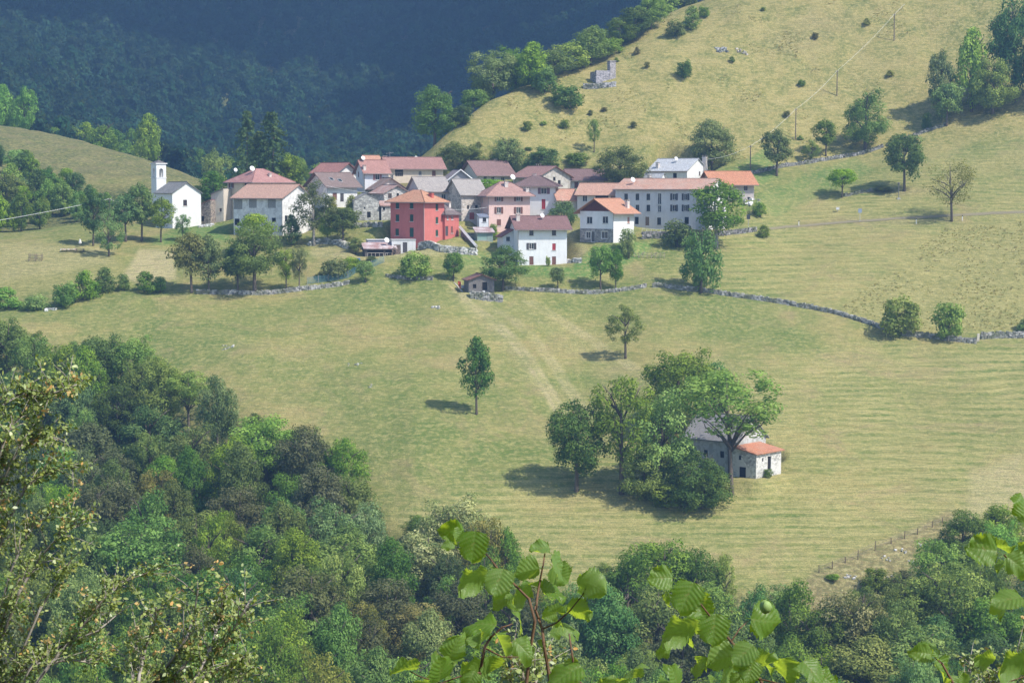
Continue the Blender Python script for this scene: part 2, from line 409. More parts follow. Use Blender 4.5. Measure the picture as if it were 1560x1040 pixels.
house('village_house', 'tall cream house with pink hip roof and two satellite dishes behind the orange roofed barn', 385, 342, 277, 466, 45, wl=44, wr=54, roof='hip', ridge=258, ov=.7,
    wall=plaster(CREAM, .4), tile=tiles((.44, .19, .16), (.5, .3, .27)), win=[W('L', 352.5, 282, .9, 1.3, 's', SH_B), W('L', 375, 281, 1.3, 1.3, 'o', FR_B), W('L', 349, 298, 1.0, 1.1, 'w', FR_B), W('R', 400, 281, .8, .9), W('R', 415, 281, .8, .9), W('R', 428, 281.5, .8, .8)],
    dish=[(358.7, 259, 3, .55), (384, 257, 2, .75)], chim=[(411, 264, 3, .5, .8)])
house('low_annexe', 'low cream annexe with sloping roof against the tall cream house', 341, 346, 296, 468, 70, wl=20, Rm=6, roof='shedL', rise=1.2, ov=.4,
    wall=plaster((.70, .62, .52), .5), tile=tiles(T_GR), win=[W('L', 325.5, 318, .6, 2.2, 'w'), W('L', 336, 320, .6, .8, 'w', FR_B), W('L', 326, 334, .9, .9, 'o')], cat='annexe', pipe=False)
house('stone_shed', 'brown stone shed with red roof beside the chapel', 321, 343, 312, 467, 65, wl=17, Rm=5, roof='shedL', rise=1.0, ov=.3,
    wall=stonewall((.36, .30, .25)), tile=tiles(T_RED), win=[W('L', 308, 333, .9, 1.2, 'o')], cat='shed', pipe=False)
house('barn_house', 'white plastered barn with bright orange roof and lattice hay windows', 430, 359, 301, 443, 60, wl=80, wr=40, roof='L', rise=2.7, ov=.6,
    wall=plaster((.84, .82, .79), .6, (.62, .60, .58)), tile=tiles((.56, .30, .20), (.50, .33, .25), .5),
    win=[W('L', 362, 311, 2.3, 2.2, 'x', (.45, .43, .41)), W('L', 385, 310, 2.1, 1.9, 'x', (.45, .43, .41)), W('L', 414, 310, 2.1, 1.9, 'x', (.45, .43, .41)), W('L', 417, 335, 1.1, .9, 'o'), W('L', 361, 338, 1.4, 1.4, 'o'), W('R', 436, 333, 1.0, 1.3, 'o')])
house('village_house', 'white house with brown roof, two skylights and stone terrace', 499, 316, 282, 452, 35, wl=35, wr=43, roof='R', ridge=264, ov=.9,
    wall=plaster(WHITE, .6), tile=tiles((.27, .185, .16)), win=[W('R', 510, 299, 1.1, 1.5, 'c', SH_B), W('R', 521, 301, .9, 1.8, 'd', SH_K)], chim=[(495, 268, 3.5, .65, 1.5), (487, 264, 5, .6, 1.2)], sky=[(505, 273), (518, 275)])
house('village_house', 'white gabled house with pink roof behind the skylight house', 514, 287, 261, 470, 50, wl=38, wr=26, roof='L', ridge=249, ov=.9,
    wall=plaster((.76, .74, .72), .5), tile=tiles((.44, .18, .14)), win=[W('R', 534, 267, .9, 1.1, 's', SH_B), W('L', 500, 268, .8, 1.0)], chim=[(508, 252, 4, .6, 1.2)])
house('village_house', 'narrow tall white house with steep pink roof and lilac shutters', 556, 290, 261, 463, 25, wl=16, wr=34, roof='R', ridge=245, ov=.7,
    wall=plaster((.74, .74, .76), .5), tile=tiles((.46, .21, .165)), win=[W('R', 575, 269, 1.0, 1.6, 's', (.35, .18, .18)), W('L', 546, 262, .7, 1.2, 'w', FR_B)], chim=[(555, 252, 2, .5, .9)], dish=[(553, 241, 4, .6)])
house('village_house', 'house showing only its orange roof above the narrow tall house', 560, 276, 246, 478, 20, Lm=6, wr=20, roof='R', ridge=238, ov=.5,
    wall=plaster(CREAM, .5), tile=tiles((.60, .28, .16)), win=[W('R', 568, 255, .8, 1.1)])
house('village_house', 'long cream house with balcony, pink roof, chimneys and roof aerial', 592, 281, 255, 473, 20, wl=15, wr=82, roof='R', ridge=240.5, ov=.7,
    wall=plaster((.66, .56, .45), .45), tile=tiles((.40, .19, .155)), win=[W('R', 608, 263, 2.0, 1.7, 'o', FR_W), W('R', 640, 264, .8, 1.0), W('R', 661, 265, .9, 1.5, 'd', SH_B), W('R', 597, 270, .7, 1.0)],
    chim=[(586, 238, 3.2, .7, 1.6), (619, 240, 3.4, .75, 1.6)], dish=[(634, 241, 3.5, .6)])
house('village_house', 'low house with broad brown gable and open loft in the village centre', 572, 298, 287, 459, 24, Lm=8, wr=44, roof='L', rise=2.2, ov=.7,
    wall=plaster((.66, .60, .54), .6), tile=tiles((.33, .22, .18)), win=[W('R', 600, 285, 1.8, 1.4, 'o', FR_B)], pipe=False)
house('village_house', 'pale stone gabled house with faded pink roof tucked behind the red house', 585, 330, 294, 451, 28, Lm=7, wr=38, roof='L', rise=1.6, ov=.5,
    wall=stonewall((.55, .52, .48), 2.2, .8), tile=tiles(T_PK, (.5, .42, .38), .8), win=[W('R', 594, 298, .9, 1.1, 'w', FR_B), W('R', 606, 295, .6, 1.0, 'o', FR_B)], pipe=False)
house('stone_barn', 'roofless looking grey rubble stone barn with pointed gable beside the red house', 539, 336, 306, 445, 13, Lm=6, wr=38, roof='L', rise=1.5, ov=.08,
    wall=stonewall((.46, .45, .41), 2.0, .7), tile=tiles((.34, .32, .29)), win=[W('R', 555.5, 317, .35, .4, 'o'), W('R', 562, 327, .8, 1.3, 'o')], cat='barn', pipe=False)
house('stone_outhouse', 'small whitish outhouse with pink tiles between the stone barn and the red house', 581, 336, 314, 446, 12, Lm=4, wr=16, roof='shedR', rise=1.0, ov=.25,
    wall=stonewall((.55, .53, .49), 2.4, .8), tile=tiles(T_PK, (.55, .48, .44), .8), win=[W('R', 585, 318, .5, .6, 'o')], cat='shed', pipe=False)
redh = house('village_house', 'three storey bright red house with orange hip roof and green shutters', 646, 371, 306.5, 432, 55, wl=53, wr=29.5, roof='hip', rise=2.2, ov=.9,
    wall=plaster(RED, .42), tile=tiles((.58, .25, .12), (.5, .3, .2), .5),
    win=[W('L', x, y, .95, 1.45, 'c', SH_G) for x in (605.4, 627) for y in (312.5, 332)] + [W('L', 605, 353.5, .95, 1.45, 'c', SH_G), W('L', 627, 354, 1.1, 2.0, 'd', SH_G)] + [W('R', 665.6, y, .9, 1.35, 'c', SH_G) for y in (315.5, 335.6, 355)],
    chim=[(657, 293, 5, .65, 1.1)])
house('red_annexe', 'low red annexe with dark roof joined to the red house', 678, 361, 326, 437, 52, Lm=6, wr=20.5, roof='hip', rise=2.0, ov=.55,
    wall=plaster((.58, .18, .155), .4), tile=tiles((.22, .165, .16)), win=[W('R', 688.5, 350, .7, 1.4, 'c', SH_B), W('R', 680, 352, .9, 2.1, 'd', SH_K), W('R', 689, 332, .6, .8), W('R', 682, 332, .6, .8)], cat='annexe', chim=[(684, 308, 4, .5, .9)], pipe=False)
house('village_house', 'shingle roofed grey house directly behind the red house', 641, 314, 289.5, 452, 28, wl=22, wr=43, roof='R', ridge=270, ov=.6,
    wall=plaster((.60, .58, .57), .6), tile=tiles((.37, .32, .29), (.42, .38, .34)), win=[W('R', 676, 300, 1.1, 1.2), W('R', 660, 300, .9, 1.2)])
house('village_house', 'half stone house with wide grey brown roof between red and pink houses', 703, 337, 295, 449, 28, wl=24.5, wr=36, roof='R', ridge=274, ov=.6,
    wall=stonewall((.55, .50, .44), 2.2, .8, (.66, .58, .50)), tile=tiles((.37, .325, .295), (.42, .38, .34)), win=[W('R', 713, 316, .5, .9, 'o', FR_B), W('R', 726, 316, .7, 1.0, 'o', FR_B), W('R', 719, 329, 1.2, 1.5, 'd', (.4, .1, .08))], pipe=False)
house('village_house', 'small grey gable house with white roof verge', 684, 284, 273, 462, 14, Lm=7, wr=34, roof='L', rise=2.0, ov=.5,
    wall=plaster((.42, .40, .40), .5), tile=tiles((.36, .28, .26)), extra='verge', pipe=False)
house('village_house', 'pink three storey house with low hip roof and brown shutters', 745, 354, 296.5, 445, 17, wl=15, wr=62.5, roof='hip', ridge=277.5, ov=1.0,
    wall=plaster((.80, .56, .50), .3), tile=tiles((.45, .235, .19), (.5, .33, .28), .35),
    win=[W('R', x, y, .95, 1.35, 's', SH_B) for x in (760, 789.6) for y in (301.5, 320.4)] + [W('R', 760, 339, .95, 1.35, 'c', SH_B), W('L', 735, 304, .7, 1.2), W('L', 735, 325, .7, 1.6)], chim=[(771, 276, 4, .6, 1.2), (803, 286, 2, .6, .9)], dish=[(781, 270, 8, .75)])
house('village_house', 'white house with dark brown hip roof and long red shutter behind the pink house', 846, 330, 282.5, 457, 84, wl=62, Rm=7.5, roof='hip', ridge=268.5, ov=.95,
    wall=plaster((.80, .79, .80), .25), tile=tiles((.225, .135, .125)), win=[W('L', 828.5, 291, 1.3, 1.3, 's', (.22, .13, .16)), W('L', 828, 311, .85, 2.2, 'c', SH_R), W('L', 805, 287, .8, 1.0)], chim=[(814, 265, 4, .6, 1.0)])
house('village_house', 'long white house with wide brown roof and two chimneys under the hill', 728, 283, 264, 478, 30, wl=25, wr=52, roof='R', ridge=246, ov=.9,
    wall=plaster((.68, .66, .65), .5), tile=tiles((.275, .155, .14)), win=[W('R', 739, 271, .8, 1.3, 'd', SH_K), W('R', 751, 272, .9, .9), W('R', 766, 273, .9, .9)], chim=[(721, 245, 4, .6, 1.3), (754, 243, 6, .65, 1.0)])
house('village_house', 'old house with stained stone gable and long pink roof with chimney', 819, 290, 269, 469, 38, wl=37, wr=51, roof='L', rise=2.3, ov=.7,
    wall=plaster((.62, .58, .53), .95, (.42, .39, .35)), tile=tiles((.42, .21, .175)), win=[W('R', 844.5, 263, .7, .9, 'o', FR_B), W('R', 852, 278, .8, 1.0, 'o', FR_B)], chim=[(820.5, 250, 4, .75, 1.8)])
house('village_house', 'low white house with long dark brown roof and veranda posts', 870, 288, 272, 476, 12, Lm=7, wr=50, roof='R', ridge=258.5, ov=.9,
    wall=plaster((.74, .72, .70), .4), tile=tiles((.235, .135, .125)), win=[W('R', 878, 282, .9, 1.4, 'd', SH_B), W('R', 897, 280, .9, .9)], dish=[(871, 277, -.6, .55)], chim=[(900, 263, 3, .6, 1.0)])
house('low_outbuilding', 'low outbuilding with patched orange tile roof behind the walnut tree', 850, 321, 305, 455, 14, Lm=7, wr=30, roof='R', rise=2.3, ov=.4,
    wall=plaster((.62, .56, .50), .6), tile=tiles((.60, .27, .16), (.5, .36, .28), .7), win=[W('R', 868, 312, .8, 1.0, 'o')], cat='outbuilding', pipe=False)
apt = house('apartment_house', 'long three storey grey apartment house with patched orange and stone roof', 1078, 350, 288, 441, 63, wl=137, wr=36, roof='L', rise=2.1, ov=.5,
    wall=plaster((.72, .69, .69), .4), tile=tiles((.60, .30, .19), (.50, .38, .31), .75),
    win=[W('L', x, y, .85, 1.4, 's' if x > 1020 else 'w', SH_K) for x in (953.7, 971, 987.6, 1027, 1044.5) for y in (300, 317)] + [W('L', 1004.7, 303, .85, 2.4, 'w'), W('L', 1004.7, 318, .8, 1.5, 'w'), W('L', 1004, 337, .9, 1.6, 'w', SH_K), W('L', 986, 337, .9, 1.9, 'd', (.25, .17, .11)), W('L', 970, 336, .9, 1.6, 'o'), W('L', 1046, 336, 1.0, 1.5, 'o'), W('R', 1092, 304, .9, 1.4), W('R', 1092, 325, .9, 1.4), W('R', 1098, 341, 1.1, 2.0, 'd', SH_K)],
    chim=[(1016, 272, 3.6, .75, 1.7), (990, 271, 5.2, .6, 1.2), (1040, 273, 4, .6, 1.0)], dish=[(964, 274, 6, .7)], cat='house')
house('village_house', 'white house with faded orange roof and open porch at the end of the apartments', 940, 338, 296, 452, 72, wl=60, Rm=8, roof='L', rise=2.3, ov=.6,
    wall=plaster((.72, .68, .65), .5), tile=tiles((.60, .30, .19), (.55, .36, .26), .5), win=[W('L', 891, 302, 1.1, 1.5, 'w'), W('L', 917, 300, 3.0, 1.7, 'o', FR_W), W('L', 935, 302, 1.4, 1.4, 'c', (.35, .25, .24))], pipe=False)
h18 = house('village_house', 'white house with orange gable roof, brown timber gable and stone ground floor', 934, 370, 322, 430, 50, wl=49, wr=34, roof='R', rise=2.5, ov=1.1,
    wall=plaster((.84, .83, .83), .35), tile=tiles((.58, .24, .12), (.5, .3, .2), .45), win=[W('L', 898, 335.5, 1.5, 1.5, 'w'), W('L', 922, 335, 1.5, 1.5, 'w'), W('L', 896, 358, 1.2, 1.4, 'w'), W('L', 903.5, 360.5, .9, 2.2, 'd', (.12, .12, .12)), W('L', 921, 358, 1.7, 1.5, 'w'), W('R', 957.5, 335.5, .8, 1.3, 'c', (.45, .25, .20))],
    chim=[(955.5, 304.5, 4.5, .6, 1.6)], extra='stonebase')
house('village_house', 'white front house with brown saddle roof, dark doors and satellite dish', 790, 404, 347, 425, 11, wl=13, wr=74, roof='R', ridge=330, ov=1.0,
    wall=plaster((.86, .86, .86), .32), tile=tiles((.275, .135, .12)), win=[W('R', x, 354, .9, 1.3, 'w', SH_K) for x in (809.6, 844)] + [W('R', 809.6, 375, 1.0, 1.3, 's', SH_K), W('R', 844, 376, .75, 1.4, 'c', SH_R), W('R', 809.6, 397, .9, 1.75, 'd', SH_B), W('R', 844, 397.5, .85, 1.75, 'd', SH_B)],
    dish=[(826, 328.5, 3.2, .6)], chim=[(789, 327, 3.5, .6, 1.2), (821, 328, 3.6, .55, 1.0)])
house('white_annexe', 'small white annexe with red lean-to roof beside the white front house', 766, 378, 360, 430, 14, Lm=5, wr=17, roof='shedX', rise=1.4, ov=.4,
    wall=plaster((.80, .80, .82), .3), tile=tiles((.38, .15, .12)), win=[W('R', 774, 364, .8, .9, 'w', SH_K)], cat='annexe', pipe=False)
house('village_house', 'pale metal roofed house with white gable and three chimneys on the village edge', 1046, 281, 260.5, 478, 58, wl=57, wr=39, roof='L', rise=2.8, ov=.3,
    wall=plaster((.78, .77, .75), .25), tile=tiles((.50, .51, .53), (.58, .59, .6), .3), win=[W('R', 1066, 253, .7, .9, 'w', FR_B), W('R', 1064, 267, .8, 1.1, 'w', SH_K), W('L', 1028, 268, 1.0, 1.3, 'o'), W('L', 1012, 269, .8, 1.1)],
    chim=[(1002, 248, 6, .55, 1.2), (1022, 247, 4.2, .6, 1.3), (1046, 246, 3, .6, 1.3), (1074, 237, 4, .8, 1.6)], dish=[(1030, 242, 5, .6)])
house('low_annexe', 'small white gabled annexe in front of the pale metal roof', 1006, 284, 274, 468, 55, wl=26, wr=10, roof='L', rise=1.4, ov=.2,
    wall=plaster((.78, .76, .74), .3), tile=tiles((.52, .52, .53)), cat='annexe', chim=[(989, 267, 2.5, .5, 1.0)], pipe=False)
house('village_house', 'beige house with new orange roof next to the uphill pasture', 1088, 305, 279.5, 458, 12, Lm=10, wr=62, roof='R', ridge=262, ov=.9,
    wall=plaster((.52, .46, .43), .3), tile=tiles((.60, .22, .09), (.52, .28, .16), .4), win=[W('R', 1136, 286, .9, 1.3, 'w', FR_B), W('R', 1112, 287, .9, 1.2), W('R', 1141, 302, .7, .5, 'o')])
hut = house('garden_hut', 'weathered grey timber hut with patched red roof on a stone platform', 714, 445.5, 426.5, 407, 12, Lm=5, wr=39, roof='L', rise=1.0, ov=.45,
    wall=wood((.22, .20, .19)), tile=tiles((.34, .14, .10), (.12, .11, .11), .9), win=[W('R', 738.5, 436, 1.0, 1.6, 'o'), W('R', 723, 436, .7, .8, 'o')], cat='hut', pipe=False)
lean = house('garden_shed', 'long dark open shed with rusty and white corrugated roof below the red house', 556, 391, 379, 427, 13, Lm=3.5, wr=46, roof='shedR', rise=1.1, ov=.35,
    wall=wood((.13, .115, .11)), tile=tiles((.42, .22, .20), (.70, .66, .66), .95), win=[W('R', 572, 386, 3.4, 1.3, 'o'), W('R', 593, 386, 1.6, 1.3, 'o')], cat='shed', pipe=False)
blk = house('block_outhouse', 'white flat roofed outhouse with dark door and satellite dish below the red house', 597, 388, 366, 429.5, 10, Lm=4, wr=36, roof='flat', rise=.1, ov=.1,
    wall=plaster((.74, .73, .72), .6), tile=flat((.5, .49, .48)), win=[W('R', 617, 377, .95, 2.2, 'd', SH_K), W('R', 605, 380, 1.5, 2.0, 'd', (.20, .15, .13))], dish=[(589, 366, 0, .7)], cat='outhouse', pipe=False)
house('block_outhouse', 'grey flat outhouse wall with white slab above the rusty shed', 560, 378, 366, 431.5, 10, Lm=3, wr=30, roof='flat', rise=.1, ov=.15,
    wall=plaster((.55, .55, .60), .5), tile=flat((.62, .6, .58)), win=[W('R', 582, 373, .7, .8, 'o')], cat='outhouse', pipe=False)
house('garden_shed', 'small greenish garage with rust streaked white roof below the pink house', 727, 367, 354, 436, 10, Lm=4, wr=24, roof='shedR', rise=.9, ov=.4,
    wall=flat((.30, .38, .34)), tile=tiles((.42, .25, .24), (.72, .70, .70), .95), win=[W('R', 735, 361, 2.0, 1.4, 'c', (.32, .45, .40))], cat='shed', pipe=False)
house('white_lean', 'white cubic lean-to at the foot of the pink house', 730, 350, 331, 443, 14, Lm=2.2, wr=14, roof='shedR', rise=.6, ov=.15,
    wall=plaster((.76, .77, .80), .25), tile=flat((.20, .22, .28)), win=[W('R', 738, 335, .8, .9, 'w', SH_K)], cat='annexe', pipe=False)
farm = house('farmhouse', 'old plastered farmhouse with grey slate roof among the trees in the meadow', 1122, 735, 671.5, 331, 50, wl=74, wr=52, roof='L', rise=3.5, ov=.45,
    wall=plaster((.62, .60, .57), .7, (.42, .40, .37)), tile=tiles((.30, .275, .275), (.36, .34, .33), .6), win=[W('L', 1075, 690, .8, 1.1, 'o', FR_B), W('L', 1100, 692, .8, 1.1, 'o', FR_B)], pipe=False)
farm2 = house('farm_annexe', 'stone lean-to with broken orange tile roof on the end of the farmhouse', 1151.5, 729, 692, 325.5, 50, wl=33, Rm=7.4, roof='shedR', rise=.85, ov=.4,
    wall=stonewall((.58, .56, .52), 2.6, .8, (.68, .66, .62)), tile=tiles((.64, .21, .085), (.46, .30, .22), .7), win=[W('L', 1127, 697, .5, .7, 'o'), W('L', 1131, 719, 1.3, 1.7, 'o'), W('R', 1172, 705, 1.0, 2.2, 'o', FR_B), W('R', 1162, 700, .4, .6, 'o')], cat='annexe', pipe=False)
house('farm_lean', 'little orange tiled lean-to half hidden by leaves behind the farmhouse', 1052, 722, 676, 339, 50, Lm=4, wr=12, roof='shedR', rise=1.6, ov=.5,
    wall=stonewall((.50, .48, .45)), tile=tiles((.64, .24, .10)), cat='shed', pipe=False)

# ------------------------------------------------------------------ terrain
def terrain():
    ys = np.concatenate([np.arange(-28, 6, 1.5), np.arange(6, 60, 3), np.arange(60, 200, 5), np.arange(200, 290, 1.6), np.arange(290, 520, .85), np.arange(520, 660, 1.4), np.arange(660, 900, 6), np.arange(900, 2400, 14)])
    ss = np.concatenate([np.linspace(-.56, -.27, 40, endpoint=False), np.linspace(-.27, .27, 470), np.linspace(.27, .56, 41)[1:]])
    Y, S = np.meshgrid(ys, ss, indexing='ij'); X = S * (Y + 30.0 * np.exp(-np.maximum(Y + 28, 0) / 60) + 28 * (Y < 0) + 28 * np.exp(-np.maximum(Y, 0) / 40) * (Y >= 0))
    x, y = X.ravel(), Y.ravel(); z = H(x, y)
    nr, nc = Y.shape
    i = np.arange(nr * nc).reshape(nr, nc)
    Fq = np.stack([i[:-1, :-1], i[:-1, 1:], i[1:, 1:], i[1:, :-1]], -1).reshape(-1, 4)
    me = np_mesh('terrain', np.stack([x, y, z], -1), Fq, None)
    me.polygons.foreach_set('use_smooth', np.ones(len(Fq), bool))
    P, Q = to_px(x, np.maximum(y, 1), z)
    P = P + 5 * fbm(x / 5, y / 5, 31, 3); Q = Q + 4 * fbm(x / 5, y / 5, 37, 3)
    front = (y > 190)
    def poly(pts, soft=4.0):
        """soft mask of a patch of ground outlined in photo pixels"""
        pts = np.array(pts, float); inside = np.zeros(len(P), bool); dist = np.full(len(P), 1e9)
        bb = (P > pts[:, 0].min() - 15) & (P < pts[:, 0].max() + 15) & (Q > pts[:, 1].min() - 15) & (Q < pts[:, 1].max() + 15) & front
        p, q = P[bb], Q[bb]; ins = np.zeros(len(p), bool); dd = np.full(len(p), 1e9)
        for a, b in zip(pts, np.roll(pts, -1, 0)):
            c = ((a[1] > q) != (b[1] > q)) & (p < (b[0] - a[0]) * (q - a[1]) / (b[1] - a[1] + 1e-9) + a[0]); ins ^= c
            ab = b - a; tt = np.clip(((p - a[0]) * ab[0] + (q - a[1]) * ab[1]) / (ab @ ab + 1e-9), 0, 1)
            dd = np.minimum(dd, np.hypot(p - a[0] - tt * ab[0], q - a[1] - tt * ab[1]))
        m = np.zeros(len(P)); m[bb] = smooth(-soft, soft, np.where(ins, dd, -dd)); return m
    near_ = y < 660
    tall = np.maximum.reduce([poly([(1275, 470), (1440, 345), (1570, 335), (1900, 330), (1900, 505), (1380, 505), (1330, 488)], 3) * (y < 470),
                              poly([(1400, 292), (1450, 262), (1580, 215), (1580, 245), (1440, 285)], 6) * (y < 510) * .8,
                              poly([(-600, 450), (-600, 385), (40, 372), (130, 388), (190, 395), (180, 420), (90, 440), (0, 460)], 4) * .75])
    hill = smooth(486, 497, y) * smooth(560, 680, P) * near_
    hill = np.maximum(hill, smooth(478, 484, y) * (P > 1130) * near_ * smooth(-6, 2, np.interp(P, [1130, 1200, 1300, 1350, 1400, 1440, 1560, 2100], [262, 250, 236, 222, 203, 190, 172, 120]) - Q))
    lush = np.maximum.reduce([poly([(868, 405), (905, 372), (1000, 366), (985, 388), (900, 425), (800, 420), (790, 405)]) , poly([(690, 380), (760, 385), (770, 410), (700, 405)]) * .7,
                              poly([(215, 366), (300, 342), (350, 345), (348, 366), (250, 374)]), poly([(1120, 258), (1170, 222), (1185, 268), (1140, 285)]) * .8, poly([(1140, 300), (1300, 240), (1330, 260), (1180, 330)]) * .5])
    hay = np.maximum.reduce([poly([(185, 420), (215, 378), (265, 380), (270, 425), (225, 440)]), poly([(672, 424), (690, 428), (760, 480), (820, 560), (850, 620), (820, 600), (760, 520), (700, 470)], 10) * .25,
                             poly([(755, 455), (800, 460), (960, 560), (990, 590), (930, 575), (840, 510)], 9) * .15, poly([(480, 372), (620, 372), (700, 372), (690, 385), (560, 400), (470, 390)], 5) * .55,
                             poly([(1560, 690), (1480, 720), (1470, 790), (1570, 770)], 12) * .6, poly([(0, 372), (170, 372), (175, 400), (0, 430)], 8) * .4])
    dirt = np.maximum.reduce([poly([(1190, 930), (1240, 868), (1330, 830), (1450, 775), (1470, 830), (1400, 900), (1300, 960)], 6), poly([(1180, 345), (1300, 332), (1450, 325), (1450, 338), (1300, 342), (1180, 352)], 3) * .4,
                              poly([(1340, 292), (1365, 283), (1420, 287), (1370, 300)], 4) * .6, poly([(1160, 60), (1260, 10), (1300, 40), (1200, 90)], 14) * .35])
    mow = poly([(560, 800), (880, 690), (1180, 560), (1340, 520), (1900, 530), (1900, 760), (1560, 770), (1240, 875), (1000, 900), (780, 900)], 25)
    mow = np.maximum(mow, poly([(990, 430), (1090, 350), (1560, 200), (1900, 120), (1900, 330), (1450, 340), (1270, 470)], 15) * .7)
    edge = np.interp(P, [-500, 0, 200, 400, 600, 800, 1000, 1200, 1400, 1560, 2060], [500, 492, 520, 636, 795, 872, 886, 882, 830, 790, 760])
    def trail(pts, hw, amt):
        m = np.zeros(len(P)); pw = np.array([G(a, b)[:2] for a, b in pts]); bb = (y > 300) & (y < 470)
        xx, yy = x[bb], y[bb]; dd = np.full(len(xx), 1e9)
        for a, b in zip(pw[:-1], pw[1:]):
            ab = b - a; tt = np.clip(((xx - a[0]) * ab[0] + (yy - a[1]) * ab[1]) / (ab @ ab), 0, 1); dd = np.minimum(dd, np.hypot(xx - a[0] - tt * ab[0], yy - a[1] - tt * ab[1]))
        m[bb] = amt * smooth(hw * 1.6, hw * .4, dd) * np.clip(.75 + 1.1 * vnoise(xx / 3, yy / 3, 71), 0, 1); return m
    for off in (0, 11, 34, 44):
        hay = np.maximum(hay, trail([(684 + off * .4, 430), (705 + off * .7, 455), (742 + off, 485), (778 + off, 520), (808 + off, 560), (832 + off, 598), (848 + off * 1.1, 628)], .55, .95 if off < 20 else .6))
    for off in (0, 12):
        hay = np.maximum(hay, trail([(798 + off, 458), (850 + off, 488), (900 + off, 520), (940 + off, 547), (988 + off, 580)], .5, .75))
    hay = np.maximum(hay, trail([(868, 352), (880, 372), (892, 388), (872, 398)], 1.2, .7))
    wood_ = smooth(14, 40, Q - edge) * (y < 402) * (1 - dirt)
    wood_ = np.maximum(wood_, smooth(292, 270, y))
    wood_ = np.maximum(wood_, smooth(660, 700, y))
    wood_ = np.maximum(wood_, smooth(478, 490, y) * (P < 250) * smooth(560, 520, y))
    ridge = smooth(540, 560, y) * (P < 420) * near_
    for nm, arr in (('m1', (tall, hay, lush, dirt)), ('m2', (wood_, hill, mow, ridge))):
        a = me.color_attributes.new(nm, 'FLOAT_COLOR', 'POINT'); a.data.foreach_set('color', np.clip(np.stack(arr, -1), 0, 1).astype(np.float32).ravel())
    m, t, out = new_mat('meadow_ground')
    pos = N(t, 'ShaderNodeNewGeometry').outputs['Position']
    A1 = N(t, 'ShaderNodeAttribute', attribute_name='m1'); A2 = N(t, 'ShaderNodeAttribute', attribute_name='m2')
    s1 = N(t, 'ShaderNodeSeparateColor'); t.links.new(A1.outputs['Color'], s1.inputs[0]); s2 = N(t, 'ShaderNodeSeparateColor'); t.links.new(A2.outputs['Color'], s2.inputs[0])
    big = noise(t, pos, .035, 4, .6); midn = noise(t, pos, .16, 5, .62, .6); fine = noise(t, pos, 1.1, 5, .65); vf = noise(t, pos, 4.0, 3, .6)
    # streaks along the contour lines left by the mower
    mp = N(t, 'ShaderNodeMapping'); mp.inputs['Scale'].default_value = (.03, .05, 1.0); t.links.new(pos, mp.inputs[0])
    wv = N(t, 'ShaderNodeTexWave', wave_type='BANDS', bands_direction='Z', wave_profile='SIN'); wv.inputs['Scale'].default_value = .50
    wv.inputs['Distortion'].default_value = 4.5; wv.inputs['Detail'].default_value = 3; wv.inputs['Detail Scale'].default_value = 1.1; wv.inputs['Detail Roughness'].default_value = .6; t.links.new(mp.outputs[0], wv.inputs['Vector'])
    streak = noise(t, mp.outputs[0], 3.2, 5, .65)
    base = ramp(t, math_(t, 'ADD', math_(t, 'MULTIPLY', big, .6), math_(t, 'MULTIPLY', midn, .4)), [(.41, GRN), (.50, GRN2), (.59, STRAW)])
    patchy = ramp(t, noise(t, pos, .045, 3, .6, .5), [(.36, .15), (.62, 1)])
    base = mixc(t, math_(t, 'MULTIPLY', math_(t, 'MULTIPLY', ramp(t, wv.outputs['Fac'], [(.35, 0), (.75, 1)]), patchy), math_(t, 'ADD', math_(t, 'MULTIPLY', s2.outputs[2], .75), .08)), base, STRAW2)
    sz = N(t, 'ShaderNodeSeparateXYZ'); t.links.new(pos, sz.inputs[0])
    ph = math_(t, 'ADD', math_(t, 'MULTIPLY', sz.outputs[2], 6.4), math_(t, 'ADD', math_(t, 'MULTIPLY', noise(t, pos, .014, 2, .5), 44.0), math_(t, 'MULTIPLY', noise(t, pos, .16, 3, .6), 5.0)))
    band = ramp(t, math_(t, 'ADD', math_(t, 'MULTIPLY', math_(t, 'SINE', ph), .5), .5), [(.30, 0), (.80, 1)])
    base = mixc(t, math_(t, 'MULTIPLY', math_(t, 'MULTIPLY', band, ramp(t, noise(t, pos, .06, 3, .6), [(.34, .25), (.58, 1)])), math_(t, 'ADD', math_(t, 'MULTIPLY', s2.outputs[2], .72), .12)), base, STRAW2)
    base = mixc(t, ramp(t, streak, [(.46, 0), (.68, .45)]), base, GRN2)
    base = mixc(t, ramp(t, noise(t, pos, .07, 4, .7, 1.0), [(.52, 0), (.68, .7)]), base, (.33, .245, .125))
    base = mixc(t, math_(t, 'MULTIPLY', s1.outputs[0], .9), base, ramp(t, math_(t, 'ADD', math_(t, 'MULTIPLY', fine, .3), math_(t, 'MULTIPLY', noise(t, pos, .3, 5, .7, 1.5), .7)), [(.30, (.19, .20, .065)), (.48, (.30, .265, .095)), (.66, (.42, .36, .15))]))
    base = mixc(t, s2.outputs[1], base, ramp(t, math_(t, 'ADD', math_(t, 'MULTIPLY', fine, .45), math_(t, 'MULTIPLY', midn, .55)), [(.34, (.125, .150, .042)), (.44, (.26, .24, .078)), (.53, (.38, .305, .115)), (.68, (.44, .35, .165))]))
    base = mixc(t, s1.outputs[1], base, ramp(t, fine, [(.3, (.36, .29, .15)), (.7, (.54, .46, .26))]))
    base = mixc(t, s1.outputs[2], base, ramp(t, midn, [(.35, (.085, .185, .038)), (.65, (.145, .245, .06))]))
    base = mixc(t, math_(t, 'MULTIPLY', A1.outputs['Alpha'], .8), base, ramp(t, fine, [(.35, (.16, .13, .07)), (.55, (.27, .20, .11)), (.72, (.40, .36, .29))]))
